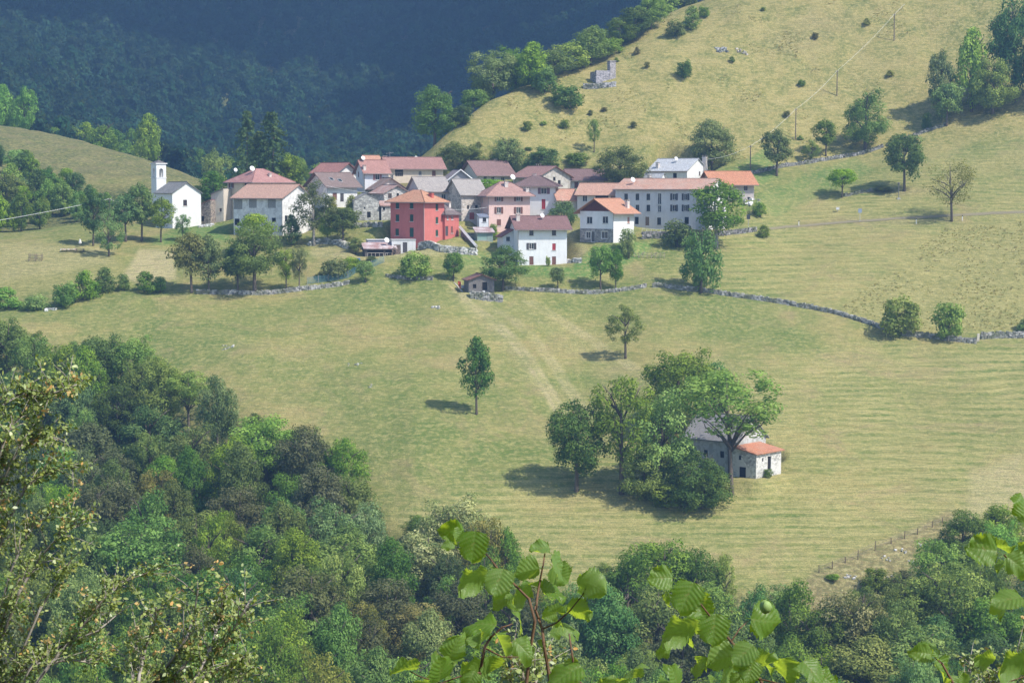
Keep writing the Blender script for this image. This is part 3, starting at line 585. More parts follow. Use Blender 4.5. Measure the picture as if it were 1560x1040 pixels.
    base = mixc(t, A2.outputs['Alpha'], base, ramp(t, midn, [(.35, (.075, .10, .035)), (.5, (.14, .135, .06)), (.68, (.20, .165, .085))]))
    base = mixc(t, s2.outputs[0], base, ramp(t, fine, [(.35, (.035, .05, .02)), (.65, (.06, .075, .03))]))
    base = mixc(t, ramp(t, fine, [(.46, 0), (.62, .6)]), base, k(STRAW2, 1.10))
    base = mixc(t, ramp(t, noise(t, mp.outputs[0], 11, 4, .6), [(.36, .6), (.52, 0)]), base, (.12, .15, .045))
    base = mixc(t, ramp(t, vf, [(.34, .55), (.54, 0)]), base, (.10, .12, .04))
    bsdf(t, out, base, .95, math_(t, 'ADD', fine, math_(t, 'MULTIPLY', vf, .5)), .7, .25, .05)
    me.materials.append(m)
    o = bpy.data.objects.new('terrain', me); COL.objects.link(o); tag(o, kind='structure'); return o
GRN, GRN2, STRAW, STRAW2 = (.118, .170, .040), (.200, .218, .064), (.335, .275, .105), (.40, .345, .140)
terrain()

# ------------------------------------------------------------------ house meshes
def set_uv(me, uvs):
    l = me.uv_layers.new(name='UVMap'); l.data.foreach_set('uv', np.asarray(uvs, np.float32).ravel())
class RoofB:
    def __init__(s): s.v = []; s.f = []; s.uv = []
    def poly(s, pts, uv):
        n = len(s.v); s.v += [tuple(p) for p in pts]; s.f.append(tuple(range(n, n + len(pts)))); s.uv += [tuple(q) for q in uv]
    def slope(s, pts, th=.16):
        """pts[0]-pts[1] is the eave, the rest goes up; closed slab of thickness th"""
        P = [Vector(p) for p in pts]; U = (P[1] - P[0]).normalized(); nrm = (P[1] - P[0]).cross(P[-1] - P[0]).normalized(); V = nrm.cross(U)
        uv = [((p - P[0]).dot(U), (p - P[0]).dot(V)) for p in P]; T = Vector((0, 0, th))
        if nrm.z < 0: P = P[::-1]; uv = uv[::-1]
        s.poly([p + T for p in P], uv); s.poly(P[::-1], uv[::-1])
        for i in range(len(P)):
            j = (i + 1) % len(P); s.poly([P[i], P[j], P[j] + T, P[i] + T], [(0, 0), (0, .1), (.1, .1), (.1, 0)])
    def build(s, name, mat, parent):
        me = bpy.data.meshes.new(name); me.from_pydata(s.v, [], s.f); set_uv(me, s.uv); me.materials.append(mat); me.update()
        o = bpy.data.objects.new(name, me); COL.objects.link(o); o.parent = parent; return o
def make_dish(parent, p, r, col=(.80, .80, .79)):
    """p local to parent; bowl turned towards the sun side"""
    mb = MB(); n, rings = 14, 4; 
    for i in range(rings):
        a = (i + 1) / rings
        for j in range(n):
            th = 2 * math.pi * j / n; mb.v.append((r * a * math.cos(th), -.22 * r * (a * a) , r * a * math.sin(th)))
    c = len(mb.v); mb.v.append((0, 0, 0))
    for j in range(n): mb.f.append((c, j, (j + 1) % n)); mb.m.append(0)
    for i in range(rings - 1):
        for j in range(n): mb.f.append((i*n + j, (i+1)*n + j, (i+1)*n + (j+1) % n, i*n + (j+1) % n)); mb.m.append(0)
    o = mb.build('satellite_dish', flat(col, .45, 0, .4, .1), parent, True, p)
    inv = -parent.rotation_euler.z
    o.rotation_euler = (R(-24), 0, inv + R(34))
    md = o.modifiers.new('thick', 'SOLIDIFY'); md.thickness = .03
    a = MB(); a.tube([(0, .05, -.1 * r), (0, .12, -r * .8), (0, .12, -r * 1.6)], .045, 5); a.tube([(0, -.1, -r * .95), (0, -r * .75, -.1 * r)], .025, 4)
    a.box(-.05, .05, -r * .82, -r * .70, -.15 * r, -.02 * r); a.build('bracket', flat((.35, .35, .36), .5), o)
    return o
def make_chimney(parent, p, w, h, wall):
    mb = MB(); mb.box(-w/2, w/2, -w/2, w/2, -2.2, h * .78); mb.box(-w/2 - .07, w/2 + .07, -w/2 - .07, w/2 + .07, h * .60, h * .68)
    for sx in (-1, 1):
        for sy in (-1, 1): mb.box(sx*w*.4 - .06, sx*w*.4 + .06, sy*w*.4 - .06, sy*w*.4 + .06, h * .78, h)
    o = mb.build('chimney', wall, parent, loc=p)
    c = MB(); c.box(-w/2 - .12, w/2 + .12, -w/2 - .12, w/2 + .12, h, h + .09); c.build('chimney_cap', flat((.34, .30, .28)), o); return o
def make_window(parent, face, Rr, s, z, w, h, st, col, dep=.16):
    """a window, shutter or door set into its opening on the left ('L') or right ('R') face"""
    def P(a, n, q): return (a, n, q) if face == 'R' else (n, a, q)       # n < 0 is outside
    def bar(mb, a0, a1, n0, n1, z0, z1):
        x = P(a0, n0, z0); y = P(a1, n1, z1); mb.box(min(x[0], y[0]), max(x[0], y[0]), min(x[1], y[1]), max(x[1], y[1]), z0, z1)
    s0, s1, z0, z1 = s - w/2, s + w/2, z - h/2, z + h/2
    mb = MB(); e = .002
    kind = {'w': 'window', 's': 'window', 'c': 'shuttered_window', 'd': 'door', 'o': 'opening', 'x': 'lattice_window'}[st]
    if st in 'ws': bar(mb, s0 + e, s1 - e, dep - .03, dep - .01, z0 + e, z1 - e); o = mb.build(kind, glass(), parent)
    elif st == 'o': bar(mb, s0 + e, s1 - e, dep - .02, dep - .005, z0 + e, z1 - e); o = mb.build(kind, flat((.03, .027, .025), .9, 0, .05), parent)  # near-black panel stands in for the unlit space behind the opening
    elif st == 'x': bar(mb, s0 + e, s1 - e, dep - .02, dep - .005, z0 + e, z1 - e); o = mb.build(kind, flat((.16, .15, .14), .9, 0, .05), parent)  # dark backing stands in for the unlit inside behind the lattice
    else:
        m = flat(col, .7, 0, .2)
        nb = 2 if w < 1.2 else 3
        for i in range(nb):
            a = s0 + e + (w - 2*e) * i / nb; b = s0 + e + (w - 2*e) * (i + 1) / nb - .03; bar(mb, a, b, .06, .10, z0 + e, z1 - e)
        for q in np.arange(z0 + .15, z1 - .1, .28): bar(mb, s0 + .04, s1 - .04, .045, .06, q, q + .09)
        o = mb.build(kind, m, parent)
    if st in 'ws':
        fb = MB(); fw = .075
        bar(fb, s0 + e, s0 + fw, .07, dep - .035, z0 + e, z1 - e); bar(fb, s1 - fw, s1 - e, .07, dep - .035, z0 + e, z1 - e)
        bar(fb, s0 + fw, s1 - fw, .07, dep - .035, z0 + e, z0 + fw); bar(fb, s0 + fw, s1 - fw, .07, dep - .035, z1 - fw, z1 - e); bar(fb, s - .035, s + .035, .075, dep - .035, z0 + fw, z1 - fw)
        fb.build('window_frame', flat(col if st == 'w' else FR_W, .6), o)
    if st == 'o' and col == FR_W:
        fb = MB()
        for q in np.linspace(s0 + .05, s1 - .05, 5): bar(fb, q - .03, q + .03, .0, .05, z0, z0 + min(.9, h * .55))
        bar(fb, s0 + .02, s1 - .02, -.02, .06, z0 + min(.9, h * .55), z0 + min(.9, h * .55) + .07)
        if w > 1.5: fb.build('railing', flat((.6, .55, .5)), o)
        else: pass
    if st == 'x':
        fb = MB(); rows = int(h / .2); cols = int(w / .2)
        for i in range(1, rows): bar(fb, s0 + e, s1 - e, .05, .09, z0 + i*.2 - .05, z0 + i*.2 + .05)
        for i in range(1, cols): bar(fb, s0 + i*.2 - .05, s0 + i*.2 + .05, .02, .05, z0 + e, z1 - e)
        fb.build('brick_lattice', flat(col, .9), o)
    if st == 's':
        for sg in (-1, 1):
            sb = MB(); a0 = s0 - w*.52 if sg < 0 else s1 + .02; a1 = a0 + w * .5
            bar(sb, a0, a1, -.075, -.03, z0 - .02, z1 + .02)
            for q in np.arange(z0 + .1, z1 - .05, .2): bar(sb, a0 + .05, a1 - .05, -.09, -.075, q, q + .09)
            sb.build('shutter', flat(col, .7), o)
    if st in 'wsc':
        sb = MB(); bar(sb, s0 - .12, s1 + .12, -.10, .06, z0 - .10, z0 - .003); sb.build('window_sill', flat((.62, .60, .58), .9), o)
    return o
def build_house(h):
    rt = thing(h.name, h.label, h.cat, h.O, h.phi, h.group)
    Rr, Ll, he, rise = h.R, h.L, h.he, h.rise
    c, n = math.cos(h.phi), math.sin(h.phi)
    zs = [gz(h.O.x + a * c - b * n, h.O.y + a * n + b * c) - h.O.z for a in (0, Rr) for b in (0, Ll)]
    zb = min(min(zs), 0) - .5
    wins = {'L': [], 'R': []}
    for (f, px, py, w, hh, st, col) in h.win:
        s, z = h.hit(f, px, py); W_ = Rr if f == 'R' else Ll
        w = min(w, W_ - .3); s = min(max(s, w/2 + .12), W_ - w/2 - .12); z = min(z, he - hh/2 - .08); 
        if st == 'd': z = max(z, hh/2 + .02); 
        inst = True
        for (s2, z2, w2, h2, _, _) in wins[f]:
            if abs(s - s2) < (w + w2)/2 + .05 and abs(z - z2) < (hh + h2)/2 + .05: inst = False
        if inst and z - hh/2 > zb: wins[f].append((s, z, w, hh, st, col))
    # in the gable itself the opening is cut from the storey below the eave only
    mb = MB(); dep = .16
    def face(P, W_, holes):
        xs = sorted({0, W_, *[v for q in holes for v in (q[0] - q[2]/2, q[0] + q[2]/2)]}); zz = sorted({zb, he, *[v for q in holes for v in (q[1] - q[3]/2, q[1] + q[3]/2)]})
        for i in range(len(xs) - 1):
            for j in range(len(zz) - 1):
                a, b = (xs[i] + xs[i+1]) / 2, (zz[j] + zz[j+1]) / 2
                if any(abs(a - q[0]) < q[2]/2 and abs(b - q[1]) < q[3]/2 for q in holes): continue
                mb.quad(P(xs[i], 0, zz[j]), P(xs[i+1], 0, zz[j]), P(xs[i+1], 0, zz[j+1]), P(xs[i], 0, zz[j+1]))
        for q in holes:
            a0, a1, b0, b1 = q[0] - q[2]/2, q[0] + q[2]/2, q[1] - q[3]/2, q[1] + q[3]/2
            for (p, r) in (((a0, b0), (a1, b0)), ((a1, b0), (a1, b1)), ((a1, b1), (a0, b1)), ((a0, b1), (a0, b0))):
                mb.quad(P(p[0], 0, p[1]), P(r[0], 0, r[1]), P(r[0], dep, r[1]), P(p[0], dep, p[1]))
            mb.quad(P(a0, dep, b0), P(a1, dep, b0), P(a1, dep, b1), P(a0, dep, b1))
    face(lambda a, q, z: (a, q, z), Rr, wins['R']); face(lambda a, q, z: (q, a, z), Ll, wins['L'])
    mb.quad((Rr, 0, zb), (Rr, Ll, zb), (Rr, Ll, he), (Rr, 0, he)); mb.quad((Rr, Ll, zb), (0, Ll, zb), (0, Ll, he), (Rr, Ll, he))
    mb.quad((0, 0, he), (Rr, 0, he), (Rr, Ll, he), (0, Ll, he))
    ov = h.ov; rb = RoofB(); gm = MB(); th = .16
    def gable(target):
        if h.roof == 'R':
            for x in (0, Rr): target.quad((x, 0, he), (x, Ll, he), (x, Ll/2, he + rise))
        elif h.roof == 'L':
            for y in (0, Ll): target.quad((0, y, he), (Rr, y, he), (Rr/2, y, he + rise))
    if h.roof in 'RL' :
        if h.extra == 'stonebase':
            gable(gm)
        else: gable(mb)
    if h.roof == 'R':
        k_ = rise / (Ll/2); e = ov * k_
        rb.slope([(-ov, -ov, he - e), (Rr + ov, -ov, he - e), (Rr + ov, Ll/2, he + rise), (-ov, Ll/2, he + rise)], th)
        rb.slope([(Rr + ov, Ll + ov, he - e), (-ov, Ll + ov, he - e), (-ov, Ll/2, he + rise), (Rr + ov, Ll/2, he + rise)], th)
        ridge_l = [(-ov, Ll/2, he + rise + th), (Rr + ov, Ll/2, he + rise + th)]
    elif h.roof == 'L':
        k_ = rise / (Rr/2); e = ov * k_
        rb.slope([(-ov, Ll + ov, he - e), (-ov, -ov, he - e), (Rr/2, -ov, he + rise), (Rr/2, Ll + ov, he + rise)], th)
        rb.slope([(Rr + ov, -ov, he - e), (Rr + ov, Ll + ov, he - e), (Rr/2, Ll + ov, he + rise), (Rr/2, -ov, he + rise)], th)
        ridge_l = [(Rr/2, -ov, he + rise + th), (Rr/2, Ll + ov, he + rise + th)]
    elif h.roof == 'hip':
        q = min(Rr, Ll) / 2 + ov; x0, x1, y0, y1 = -ov, Rr + ov, -ov, Ll + ov; k_ = rise / (min(Rr, Ll)/2); zb_ = he - ov * k_ * .6; zr = he + rise
        if Rr >= Ll: A, B = (x0 + q, (y0 + y1)/2, zr), (x1 - q + .001, (y0 + y1)/2, zr)
        else: A, B = ((x0 + x1)/2, y0 + q, zr), ((x0 + x1)/2, y1 - q + .001, zr)
        C0, C1, C2, C3 = (x0, y0, zb_), (x1, y0, zb_), (x1, y1, zb_), (x0, y1, zb_)
        if Rr >= Ll: rb.slope([C0, C1, B, A], th); rb.slope([C1, C2, B], th); rb.slope([C2, C3, A, B], th); rb.slope([C3, C0, A], th)
        else: rb.slope([C0, C1, A], th); rb.slope([C1, C2, B, A], th); rb.slope([C2, C3, B], th); rb.slope([C3, C0, A, B], th)
        ridge_l = None
        hips = [(C0, A), (C1, B if Rr >= Ll else A), (C2, B), (C3, A if Rr >= Ll else B)]
    elif h.roof == 'flat':
        rb.slope([(-ov, -ov, he), (Rr + ov, -ov, he), (Rr + ov, Ll + ov, he), (-ov, Ll + ov, he)], .18); ridge_l = None
    else:
        # lean-to roofs: R = low at the right face, L = low at the left face, X = low at the left, high on the far side of x
        ridge_l = None
        if h.roof == 'shedR':
            e = ov * rise / Ll; rb.slope([(-ov, -ov, he - e), (Rr + ov, -ov, he - e), (Rr + ov, Ll, he + rise), (-ov, Ll, he + rise)], th)
            for x in (0, Rr): mb.quad((x, 0, he), (x, Ll, he), (x, Ll, he + rise))
            mb.quad((0, Ll, he), (Rr, Ll, he), (Rr, Ll, he + rise), (0, Ll, he + rise))
        elif h.roof == 'shedL':
            e = ov * rise / Ll; rb.slope([(-ov, Ll + ov, he - e), (Rr, Ll + ov, he - e), (Rr, 0, he + rise), (-ov, 0, he + rise)], th)
            for x in (0, Rr): mb.quad((x, Ll, he), (x, 0, he), (x, 0, he + rise))
            mb.quad((0, 0, he), (Rr, 0, he), (Rr, 0, he + rise), (0, 0, he + rise))
        else:
            e = ov * rise / Rr; rb.slope([(-ov, Ll + ov, he - e), (-ov, -ov, he - e), (Rr, -ov, he + rise), (Rr, Ll + ov, he + rise)], th)
            for y in (0, Ll): mb.quad((0, y, he), (Rr, y, he), (Rr, y, he + rise))
            mb.quad((Rr, 0, he), (Rr, Ll, he), (Rr, Ll, he + rise), (Rr, 0, he + rise))
    mb.build('wall', h.wall, rt)
    ro = rb.build('roof', h.tile, rt)
    if ridge_l:
        t = MB(); t.tube(ridge_l, .12, 6); t.build('ridge_tiles', h.tile, ro)
    elif h.roof == 'hip':
        for a, b in hips:
            t = MB(); up = Vector((0, 0, th)); t.tube([Vector(a) + up, Vector(b) + up], .10, 6); t.build('hip_tiles', h.tile, ro)
    if h.roof in 'RL' and h.extra == 'verge':
        t = MB()
        for y in (-ov - .05,):
            t.tube([(-ov, y, he - ov * rise/(Rr/2) + .05), (Rr/2, y, he + rise + .1), (Rr + ov, y, he - ov * rise/(Rr/2) + .05)], .16, 4)
        t.build('verge_board', flat((.78, .77, .75)), ro)
    if h.extra == 'stonebase':
        gm.build('timber_gable', wood((.16, .055, .04)), rt)
        t = MB(); zt = h.hit('L', 910, 348.5)[1]; s0 = -.05
        holes = sorted([(s - w/2 - .1, s + w/2 + .1, z + hh/2 + .1) for (s, z, w, hh, st, _) in wins['L'] if z < zt])
        cur = 0
        for a, b, top in holes:
            t.box(s0, -.003, cur, a, zb, zt); t.box(s0, -.003, a, b, top, zt); cur = b
            
        t.box(s0, -.003, cur, Ll, zb, zt)
        for (s, z, w, hh, st, _) in wins['L']:
            if z < zt and z - hh/2 > .2: t.box(s0, -.003, s - w/2 - .1, s + w/2 + .1, zb, z - hh/2 - .1)
        t.build('stone_cladding', stonewall((.30, .29, .28), 2.2, .7), rt)
    # gutter and downpipe
    if h.pipe:
        t = MB(); t.tube([(-.09, -.09, 0), (-.09, -.09, he - .1)], .055, 6); t.build('downpipe', flat((.40, .37, .36), .5), rt)
        t = MB()
        if h.roof in ('R', 'hip'): t.tube([(-ov, -ov - .06, he - ov * k_ * (1 if h.roof == 'R' else .6)), (Rr + ov, -ov - .06, he - ov * k_ * (1 if h.roof == 'R' else .6))], .07, 6)
        if h.roof in ('L', 'hip'): t.tube([(-ov - .06, -ov, he - ov * k_ * (1 if h.roof == 'L' else .6)), (-ov - .06, Ll + ov, he - ov * k_ * (1 if h.roof == 'L' else .6))], .07, 6)
        t.build('gutter', flat((.30, .24, .22), .5), ro)
    def roof_z(a, b):
        if h.roof == 'R': return he + rise * (1 - abs(b - Ll/2) / (Ll/2))
        if h.roof == 'L': return he + rise * (1 - abs(a - Rr/2) / (Rr/2))
        if h.roof == 'hip': return he + rise * min(1, 2 * min(a, b, Rr - a, Ll - b) / min(Rr, Ll))
        return he
    def on_roof(px, py, hh, dd):
        # walk along the sight line until the thing stands on the roof with its real height
        best = h.loc(at(px, py, h.d + dd)); err = 9
        for d in np.arange(h.d - 1, h.d + Rr + Ll, .1):
            q = h.loc(at(px, py, d))
            if not (-.2 < q.x < Rr + .2 and -.2 < q.y < Ll + .2): continue
            e = abs(q.z - hh - roof_z(q.x, q.y) - th)
            if e < err: best, err = q, e
        return best
    for f in 'LR':
        for (s, z, w, hh, st, col) in wins[f]: make_window(rt, f, Rr, s, z, w, hh, st, col)
    for (px, py, dd, w, hh) in h.chim:
        p = on_roof(px, py, hh, dd); p.z -= hh; make_chimney(rt, p, w * 1.2, hh, plaster((.74, .66, .60), .4) if h is not redh else plaster((.55, .14, .11), .2))
    for (px, py, dd, r) in h.dish:
        make_dish(rt, on_roof(px, py, r * 1.4, dd), r * .82)
    for (px, py) in h.sky:
        # skylight lies on the near roof slope
        u, v = ray(px, py); best = None
        for d in np.arange(h.d - 2, h.d + 12, .05):
            q = h.loc(Vector((u * d, d, v * d)))
            if q.z < he + rise * max(0, 1 - abs(q.y - Ll/2) / (Ll/2)) + th + .02: best = q; break
        if best is not None:
            sl_ = math.atan2(rise, Ll/2); t = MB(); t.box(-.45, .45, -.6, .6, -.05, .09); o = t.build('skylight', flat((.45, .46, .45), .35, 0, .5), ro, loc=best); o.rotation_euler = (sl_, 0, 0)
            t = MB(); t.box(-.36, .36, -.5, .5, .09, .11); t.build('pane', glass(), o)
    return rt
ROOTS = [build_house(h) for h in HS]
# bell tower of the chapel
def bell_tower():
    rt = ROOTS[0]; h = chapel; w = 2.5; P = h.loc(at(238.5, 286, 471)); zt = h.loc(at(238.5, 250, 471)).z
    mb = MB(); x0, x1, y0, y1 = P.x, P.x + w, P.y, P.y + w; zo0, zo1 = zt - 3.0, zt - 1.0
    mb.box(x0, x1, y0, y1, 0, zo0)
    for ax in (x0, x1 - .75):
        for ay in (y0, y1 - .75): mb.box(ax, ax + .75, ay, ay + .75, zo0, zo1)
    mb.box(x0, x1, y0, y1, zo1, zt)
    # arched heads of the bell openings
    for fx in (0, 1):
        for sgn in range(6):
            a0, a1 = math.pi * sgn / 6, math.pi * (sgn + 1) / 6; r = .5
            for yy in (y0 + .001, y1 - .25):
                cx_ = (x0 + x1) / 2; zc = zo1 - .5
                if fx == 0:
                    p = [(cx_ + r*math.cos(a0), yy, zc + r*math.sin(a0)), (cx_ + r*math.cos(a1), yy, zc + r*math.sin(a1)), (cx_ + r*math.cos(a1)*1.02, yy, zo1), (cx_ + r*math.cos(a0)*1.02, yy, zo1)]
                else:
                    xx = x0 + .001 if yy < y0 + 1 else x1 - .25; cy_ = (y0 + y1) / 2
                    p = [(xx, cy_ + r*math.cos(a0), zc + r*math.sin(a0)), (xx, cy_ + r*math.cos(a1), zc + r*math.sin(a1)), (xx, cy_ + r*math.cos(a1)*1.02, zo1), (xx, cy_ + r*math.cos(a0)*1.02, zo1)]
                mb.quad(*p)
    o = mb.build('bell_tower', plaster((.80, .79, .77), .3), rt)
    t = MB(); t.box(x0 - .22, x1 + .22, y0 - .22, y1 + .22, zt, zt + .22); t.box(x0 - .1, x1 + .1, y0 - .1, y1 + .1, zo0 - .2, zo0 - .03); t.build('cornice', plaster((.78, .77, .75), .3), o)
    t = MB(); a = [(x0 - .1, y0 - .1, zt + .22), (x1 + .1, y0 - .1, zt + .22), (x1 + .1, y1 + .1, zt + .22), (x0 - .1, y1 + .1, zt + .22)]; ap = ((x0 + x1)/2, (y0 + y1)/2, zt + .95)
    for i in range(4): t.quad(a[i], a[(i + 1) % 4], ap)
    t.build('spire_roof', tiles((.28, .25, .24)), o)
    t = MB(); t.tube([ap, (ap[0], ap[1], ap[2] + 1.0)], .045, 5); t.box(ap[0] - .28, ap[0] + .28, ap[1] - .03, ap[1] + .03, ap[2] + .62, ap[2] + .70); t.build('cross', flat((.12, .12, .12)), o)
    t = MB(); q = [(.0, .75), (.18, .72), (.26, .5), (.30, .2), (.42, 0)]; nn = 10; cx_, cy_ = (x0 + x1)/2, (y0 + y1)/2
    for i, (r, z) in enumerate(q):
        for j in range(nn): t.v.append((cx_ + r*math.cos(2*math.pi*j/nn), cy_ + r*math.sin(2*math.pi*j/nn), zo0 + .55 + z))
    for i in range(len(q) - 1):
        for j in range(nn): t.f.append((i*nn + j, i*nn + (j+1) % nn, (i+1)*nn + (j+1) % nn, (i+1)*nn + j)); t.m.append(0)
    t.build('bell', flat((.14, .10, .05), .4, .6), o)
bell_tower()
# ------------------------------------------------------------------ trees
BARK = wood((.16, .13, .10)); BARKP = wood((.34, .31, .27))
G_MID = leafmat('foliage_mid', (0.110, 0.190, 0.036), (0.197, 0.308, 0.058), (0.328, 0.449, 0.091))
G_BRI = leafmat('foliage_bright', (0.153, 0.270, 0.039), (0.274, 0.419, 0.063), (0.415, 0.559, 0.103), .32)
G_DRK = leafmat('foliage_dark', (0.070, 0.132, 0.036), (0.126, 0.216, 0.056), (0.218, 0.308, 0.083), .22)
G_BLU = leafmat('foliage_grey', (0.124, 0.190, 0.058), (0.212, 0.293, 0.091), (0.343, 0.416, 0.141), .26)
G_OLV = leafmat('foliage_olive', (0.159, 0.166, 0.042), (0.270, 0.266, 0.069), (0.410, 0.382, 0.113), .26)
G_BRN = leafmat('foliage_brown', (0.085, 0.098, 0.036), (0.140, 0.152, 0.062), (0.200, 0.210, 0.095), .22, .02, .2)
G_CRM = leafmat('foliage_cream', (0.139, 0.197, 0.054), (0.392, 0.401, 0.145), (0.671, 0.634, 0.279), .25, .015)
G_SPR = leafmat('needles', (0.052, 0.086, 0.032), (0.094, 0.141, 0.047), (0.159, 0.199, 0.066), .12)
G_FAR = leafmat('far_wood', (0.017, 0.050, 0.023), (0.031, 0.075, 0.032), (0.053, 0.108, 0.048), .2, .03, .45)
def leaves_from(C, Nn, size, rng, aspect=.55):
    n = len(C); Nn = Nn / np.maximum(np.linalg.norm(Nn, axis=1, keepdims=True), 1e-6)
    r = rng.normal(size=(n, 3)); t = np.cross(Nn, r); t /= np.maximum(np.linalg.norm(t, axis=1, keepdims=True), 1e-6); b = np.cross(Nn, t)
    s = (size * rng.uniform(.65, 1.4, n))[:, None]
    V = np.stack([C - t * s, C + b * s * aspect, C + t * s, C - b * s * aspect], 1).reshape(-1, 3)
    return V, np.arange(4 * n).reshape(n, 4)
def crown_mesh(name, seed, ncl, nleaf, size, kind='oval', cr=(.09, .17)):
    rng = np.random.default_rng(seed)
    dr = rng.normal(size=(ncl, 3)); dr /= np.linalg.norm(dr, axis=1, keepdims=True)
    lump = 1 + .42 * fbm(dr[:, 0] * 1.7 + dr[:, 2] * 1.1 + seed, dr[:, 1] * 1.7 + 3.1 * seed + dr[:, 2], seed, 3)
    rad = .40 * (.35 + .65 * rng.uniform(0, 1, ncl) ** .4) * lump
    c = dr * rad[:, None]
    z = c[:, 2] / .45                                         # -1 .. 1
    if kind == 'oval': f = 1.0 - .25 * np.clip(z, 0, 1) ** 2; zz = .5 + .47 * z
    elif kind == 'tall': f = .95 - .40 * np.clip(z, -1, 1); f = np.clip(f, .3, 1.1); zz = .5 + .49 * z
    elif kind == 'dome': f = 1.05 - .2 * z; zz = np.where(z < 0, .34 + .34 * z, .34 + .62 * z)
    else: f = .9 + .25 * z; zz = .45 + .52 * z                # vase: wider above
    cc = np.stack([c[:, 0] * f, c[:, 1] * f, np.clip(zz, .03, .95)], -1)
    cl = rng.uniform(cr[0], cr[1], ncl); ct = rng.uniform(0, 1, ncl)
    w = cl ** 2; idx = rng.choice(ncl, nleaf, p=w / w.sum())
    d = rng.normal(size=(nleaf, 3)); d[:, 2] += .35; d /= np.linalg.norm(d, axis=1, keepdims=True)
    off = d * (cl[idx] * rng.uniform(.55, 1.12, nleaf))[:, None] * np.array([1, 1, .8])
    Nn = d * 1.1 + rng.normal(size=(nleaf, 3)) * .36 + np.array([0, 0, .3])
    V, Fq = leaves_from(cc[idx] + off, Nn, size, rng)
    return np_mesh(name, V, Fq, G_MID, np.clip(ct[idx] * .75 + rng.uniform(0, 1, nleaf) * .3 - .02, 0, 1))
def spruce_mesh(name, seed, n=5000):
    rng = np.random.default_rng(seed); C = []; Nn = []; T = []
    tiers = 26
    for i in range(tiers):
        z0 = i / tiers; rr = .5 * (1 - z0) ** .7 + .02; nb = 9
        for b in range(nb):
            a = rng.uniform(0, 2 * math.pi); L_ = rr * rng.uniform(.6, 1.12); k_ = int(n / tiers / nb)
            s = rng.uniform(.12, 1, k_) ** .7
            x = np.cos(a) * L_ * s; y = np.sin(a) * L_ * s; z = z0 + .035 + .06 * s * 0 - .075 * s ** 1.6 * (1.2 - z0) + rng.normal(0, .008, k_)
            wob = rng.normal(0, .028, (k_, 2)) * (1.2 - s)[:, None]
            C.append(np.stack([x + wob[:, 0], y + wob[:, 1], z], -1)); Nn.append(rng.normal(size=(k_, 3)) * .5 + np.array([np.cos(a) * .4, np.sin(a) * .4, .8])); T.append(np.full(k_, rng.uniform(0, 1)) * .6 + rng.uniform(0, .4, k_))
    C = np.concatenate(C); C[:, 2] = np.clip(C[:, 2], .005, 1); V, Fq = leaves_from(C, np.concatenate(Nn), .02, rng, .45)
    return np_mesh(name, V, Fq, G_SPR, np.concatenate(T))
def trunk_mesh(name, seed, limbs=6, spread=.33, lo=.28, r0=.030, multi=1):
    rng = random.Random(seed); mb = MB()
    for q in range(multi):
        bx, by = (0, 0) if multi == 1 else (rng.uniform(-.06, .06), rng.uniform(-.06, .06))
        lx, ly = (rng.uniform(-.05, .05), rng.uniform(-.05, .05)) if multi == 1 else (bx * 3, by * 3)
        pts = [(bx, by, -.05), (bx + lx*.1, by + ly*.1, .08), (bx + lx*.5, by + ly*.5, .4), (bx + lx, by + ly, .68), (bx + lx*1.3, by + ly*1.2, .86)]
        mb.tube(pts, [r0 * 1.35, r0, r0 * .75, r0 * .42, r0 * .12], 7)
    for i in range(limbs):
        a = 2 * math.pi * (i + rng.random() * .7) / limbs; z0 = rng.uniform(lo, .62); e = spread * rng.uniform(.6, 1.1); zt = z0 + rng.uniform(.14, .30)
        p0 = Vector((0, 0, z0)); p3 = Vector((math.cos(a) * e, math.sin(a) * e, min(zt, .9))); p1 = p0.lerp(p3, .35) + Vector((0, 0, .02)); p2 = p0.lerp(p3, .7) + Vector((rng.uniform(-.04, .04), rng.uniform(-.04, .04), .0))
        rr = r0 * .5; mb.tube([p0, p1, p2, p3], [rr, rr * .75, rr * .45, rr * .12], 5)
        for j in range(2):
            s = rng.uniform(.4, .8); b0 = p0.lerp(p3, s); b1 = b0 + Vector((rng.uniform(-.12, .12), rng.uniform(-.12, .12), rng.uniform(.05, .16))); mb.tube([b0, (b0 + b1) / 2 + Vector((0, 0, .01)), b1], [rr * .4, rr * .25, rr * .08], 4)
    me = mb.mesh(name, BARK, True); return me
CROWN = {
 'big': [crown_mesh('crown_leaves', 11 + i, 110, 11500, .0160, kd, (.065, .14)) for i, kd in enumerate(('oval', 'dome', 'oval', 'tall', 'dome'))],
 'mid': [crown_mesh('crown_leaves', 41 + i, 64, 4200, .0265, kd, (.085, .165)) for i, kd in enumerate(('oval', 'dome', 'tall', 'oval'))],
 'bush': [crown_mesh('bush_leaves', 61 + i, 34, 2300, .038, 'dome', (.13, .22)) for i in range(3)],
 'open': [crown_mesh('open_crown_leaves', 71 + i, 62, 5200, .0175, kd, (.06, .13)) for i, kd in enumerate(('vase', 'oval', 'tall'))],
 'thin': [crown_mesh('thin_crown_leaves', 81, 70, 3200, .0135, 'vase', (.08, .14))],
 'spruce': [spruce_mesh('spruce_needles', 91), spruce_mesh('spruce_needles', 92)],
}
TRUNK = {'std': [trunk_mesh('trunk', 5 + i) for i in range(3)], 'fork': [trunk_mesh('trunk', 25, 9, .40, .30, .022)], 'multi': [trunk_mesh('trunk', 35 + i, 5, .3, .3, .017, 4) for i in range(2)],
         'mast': [trunk_mesh('trunk', 45, 0, .1, .3, .02)]}
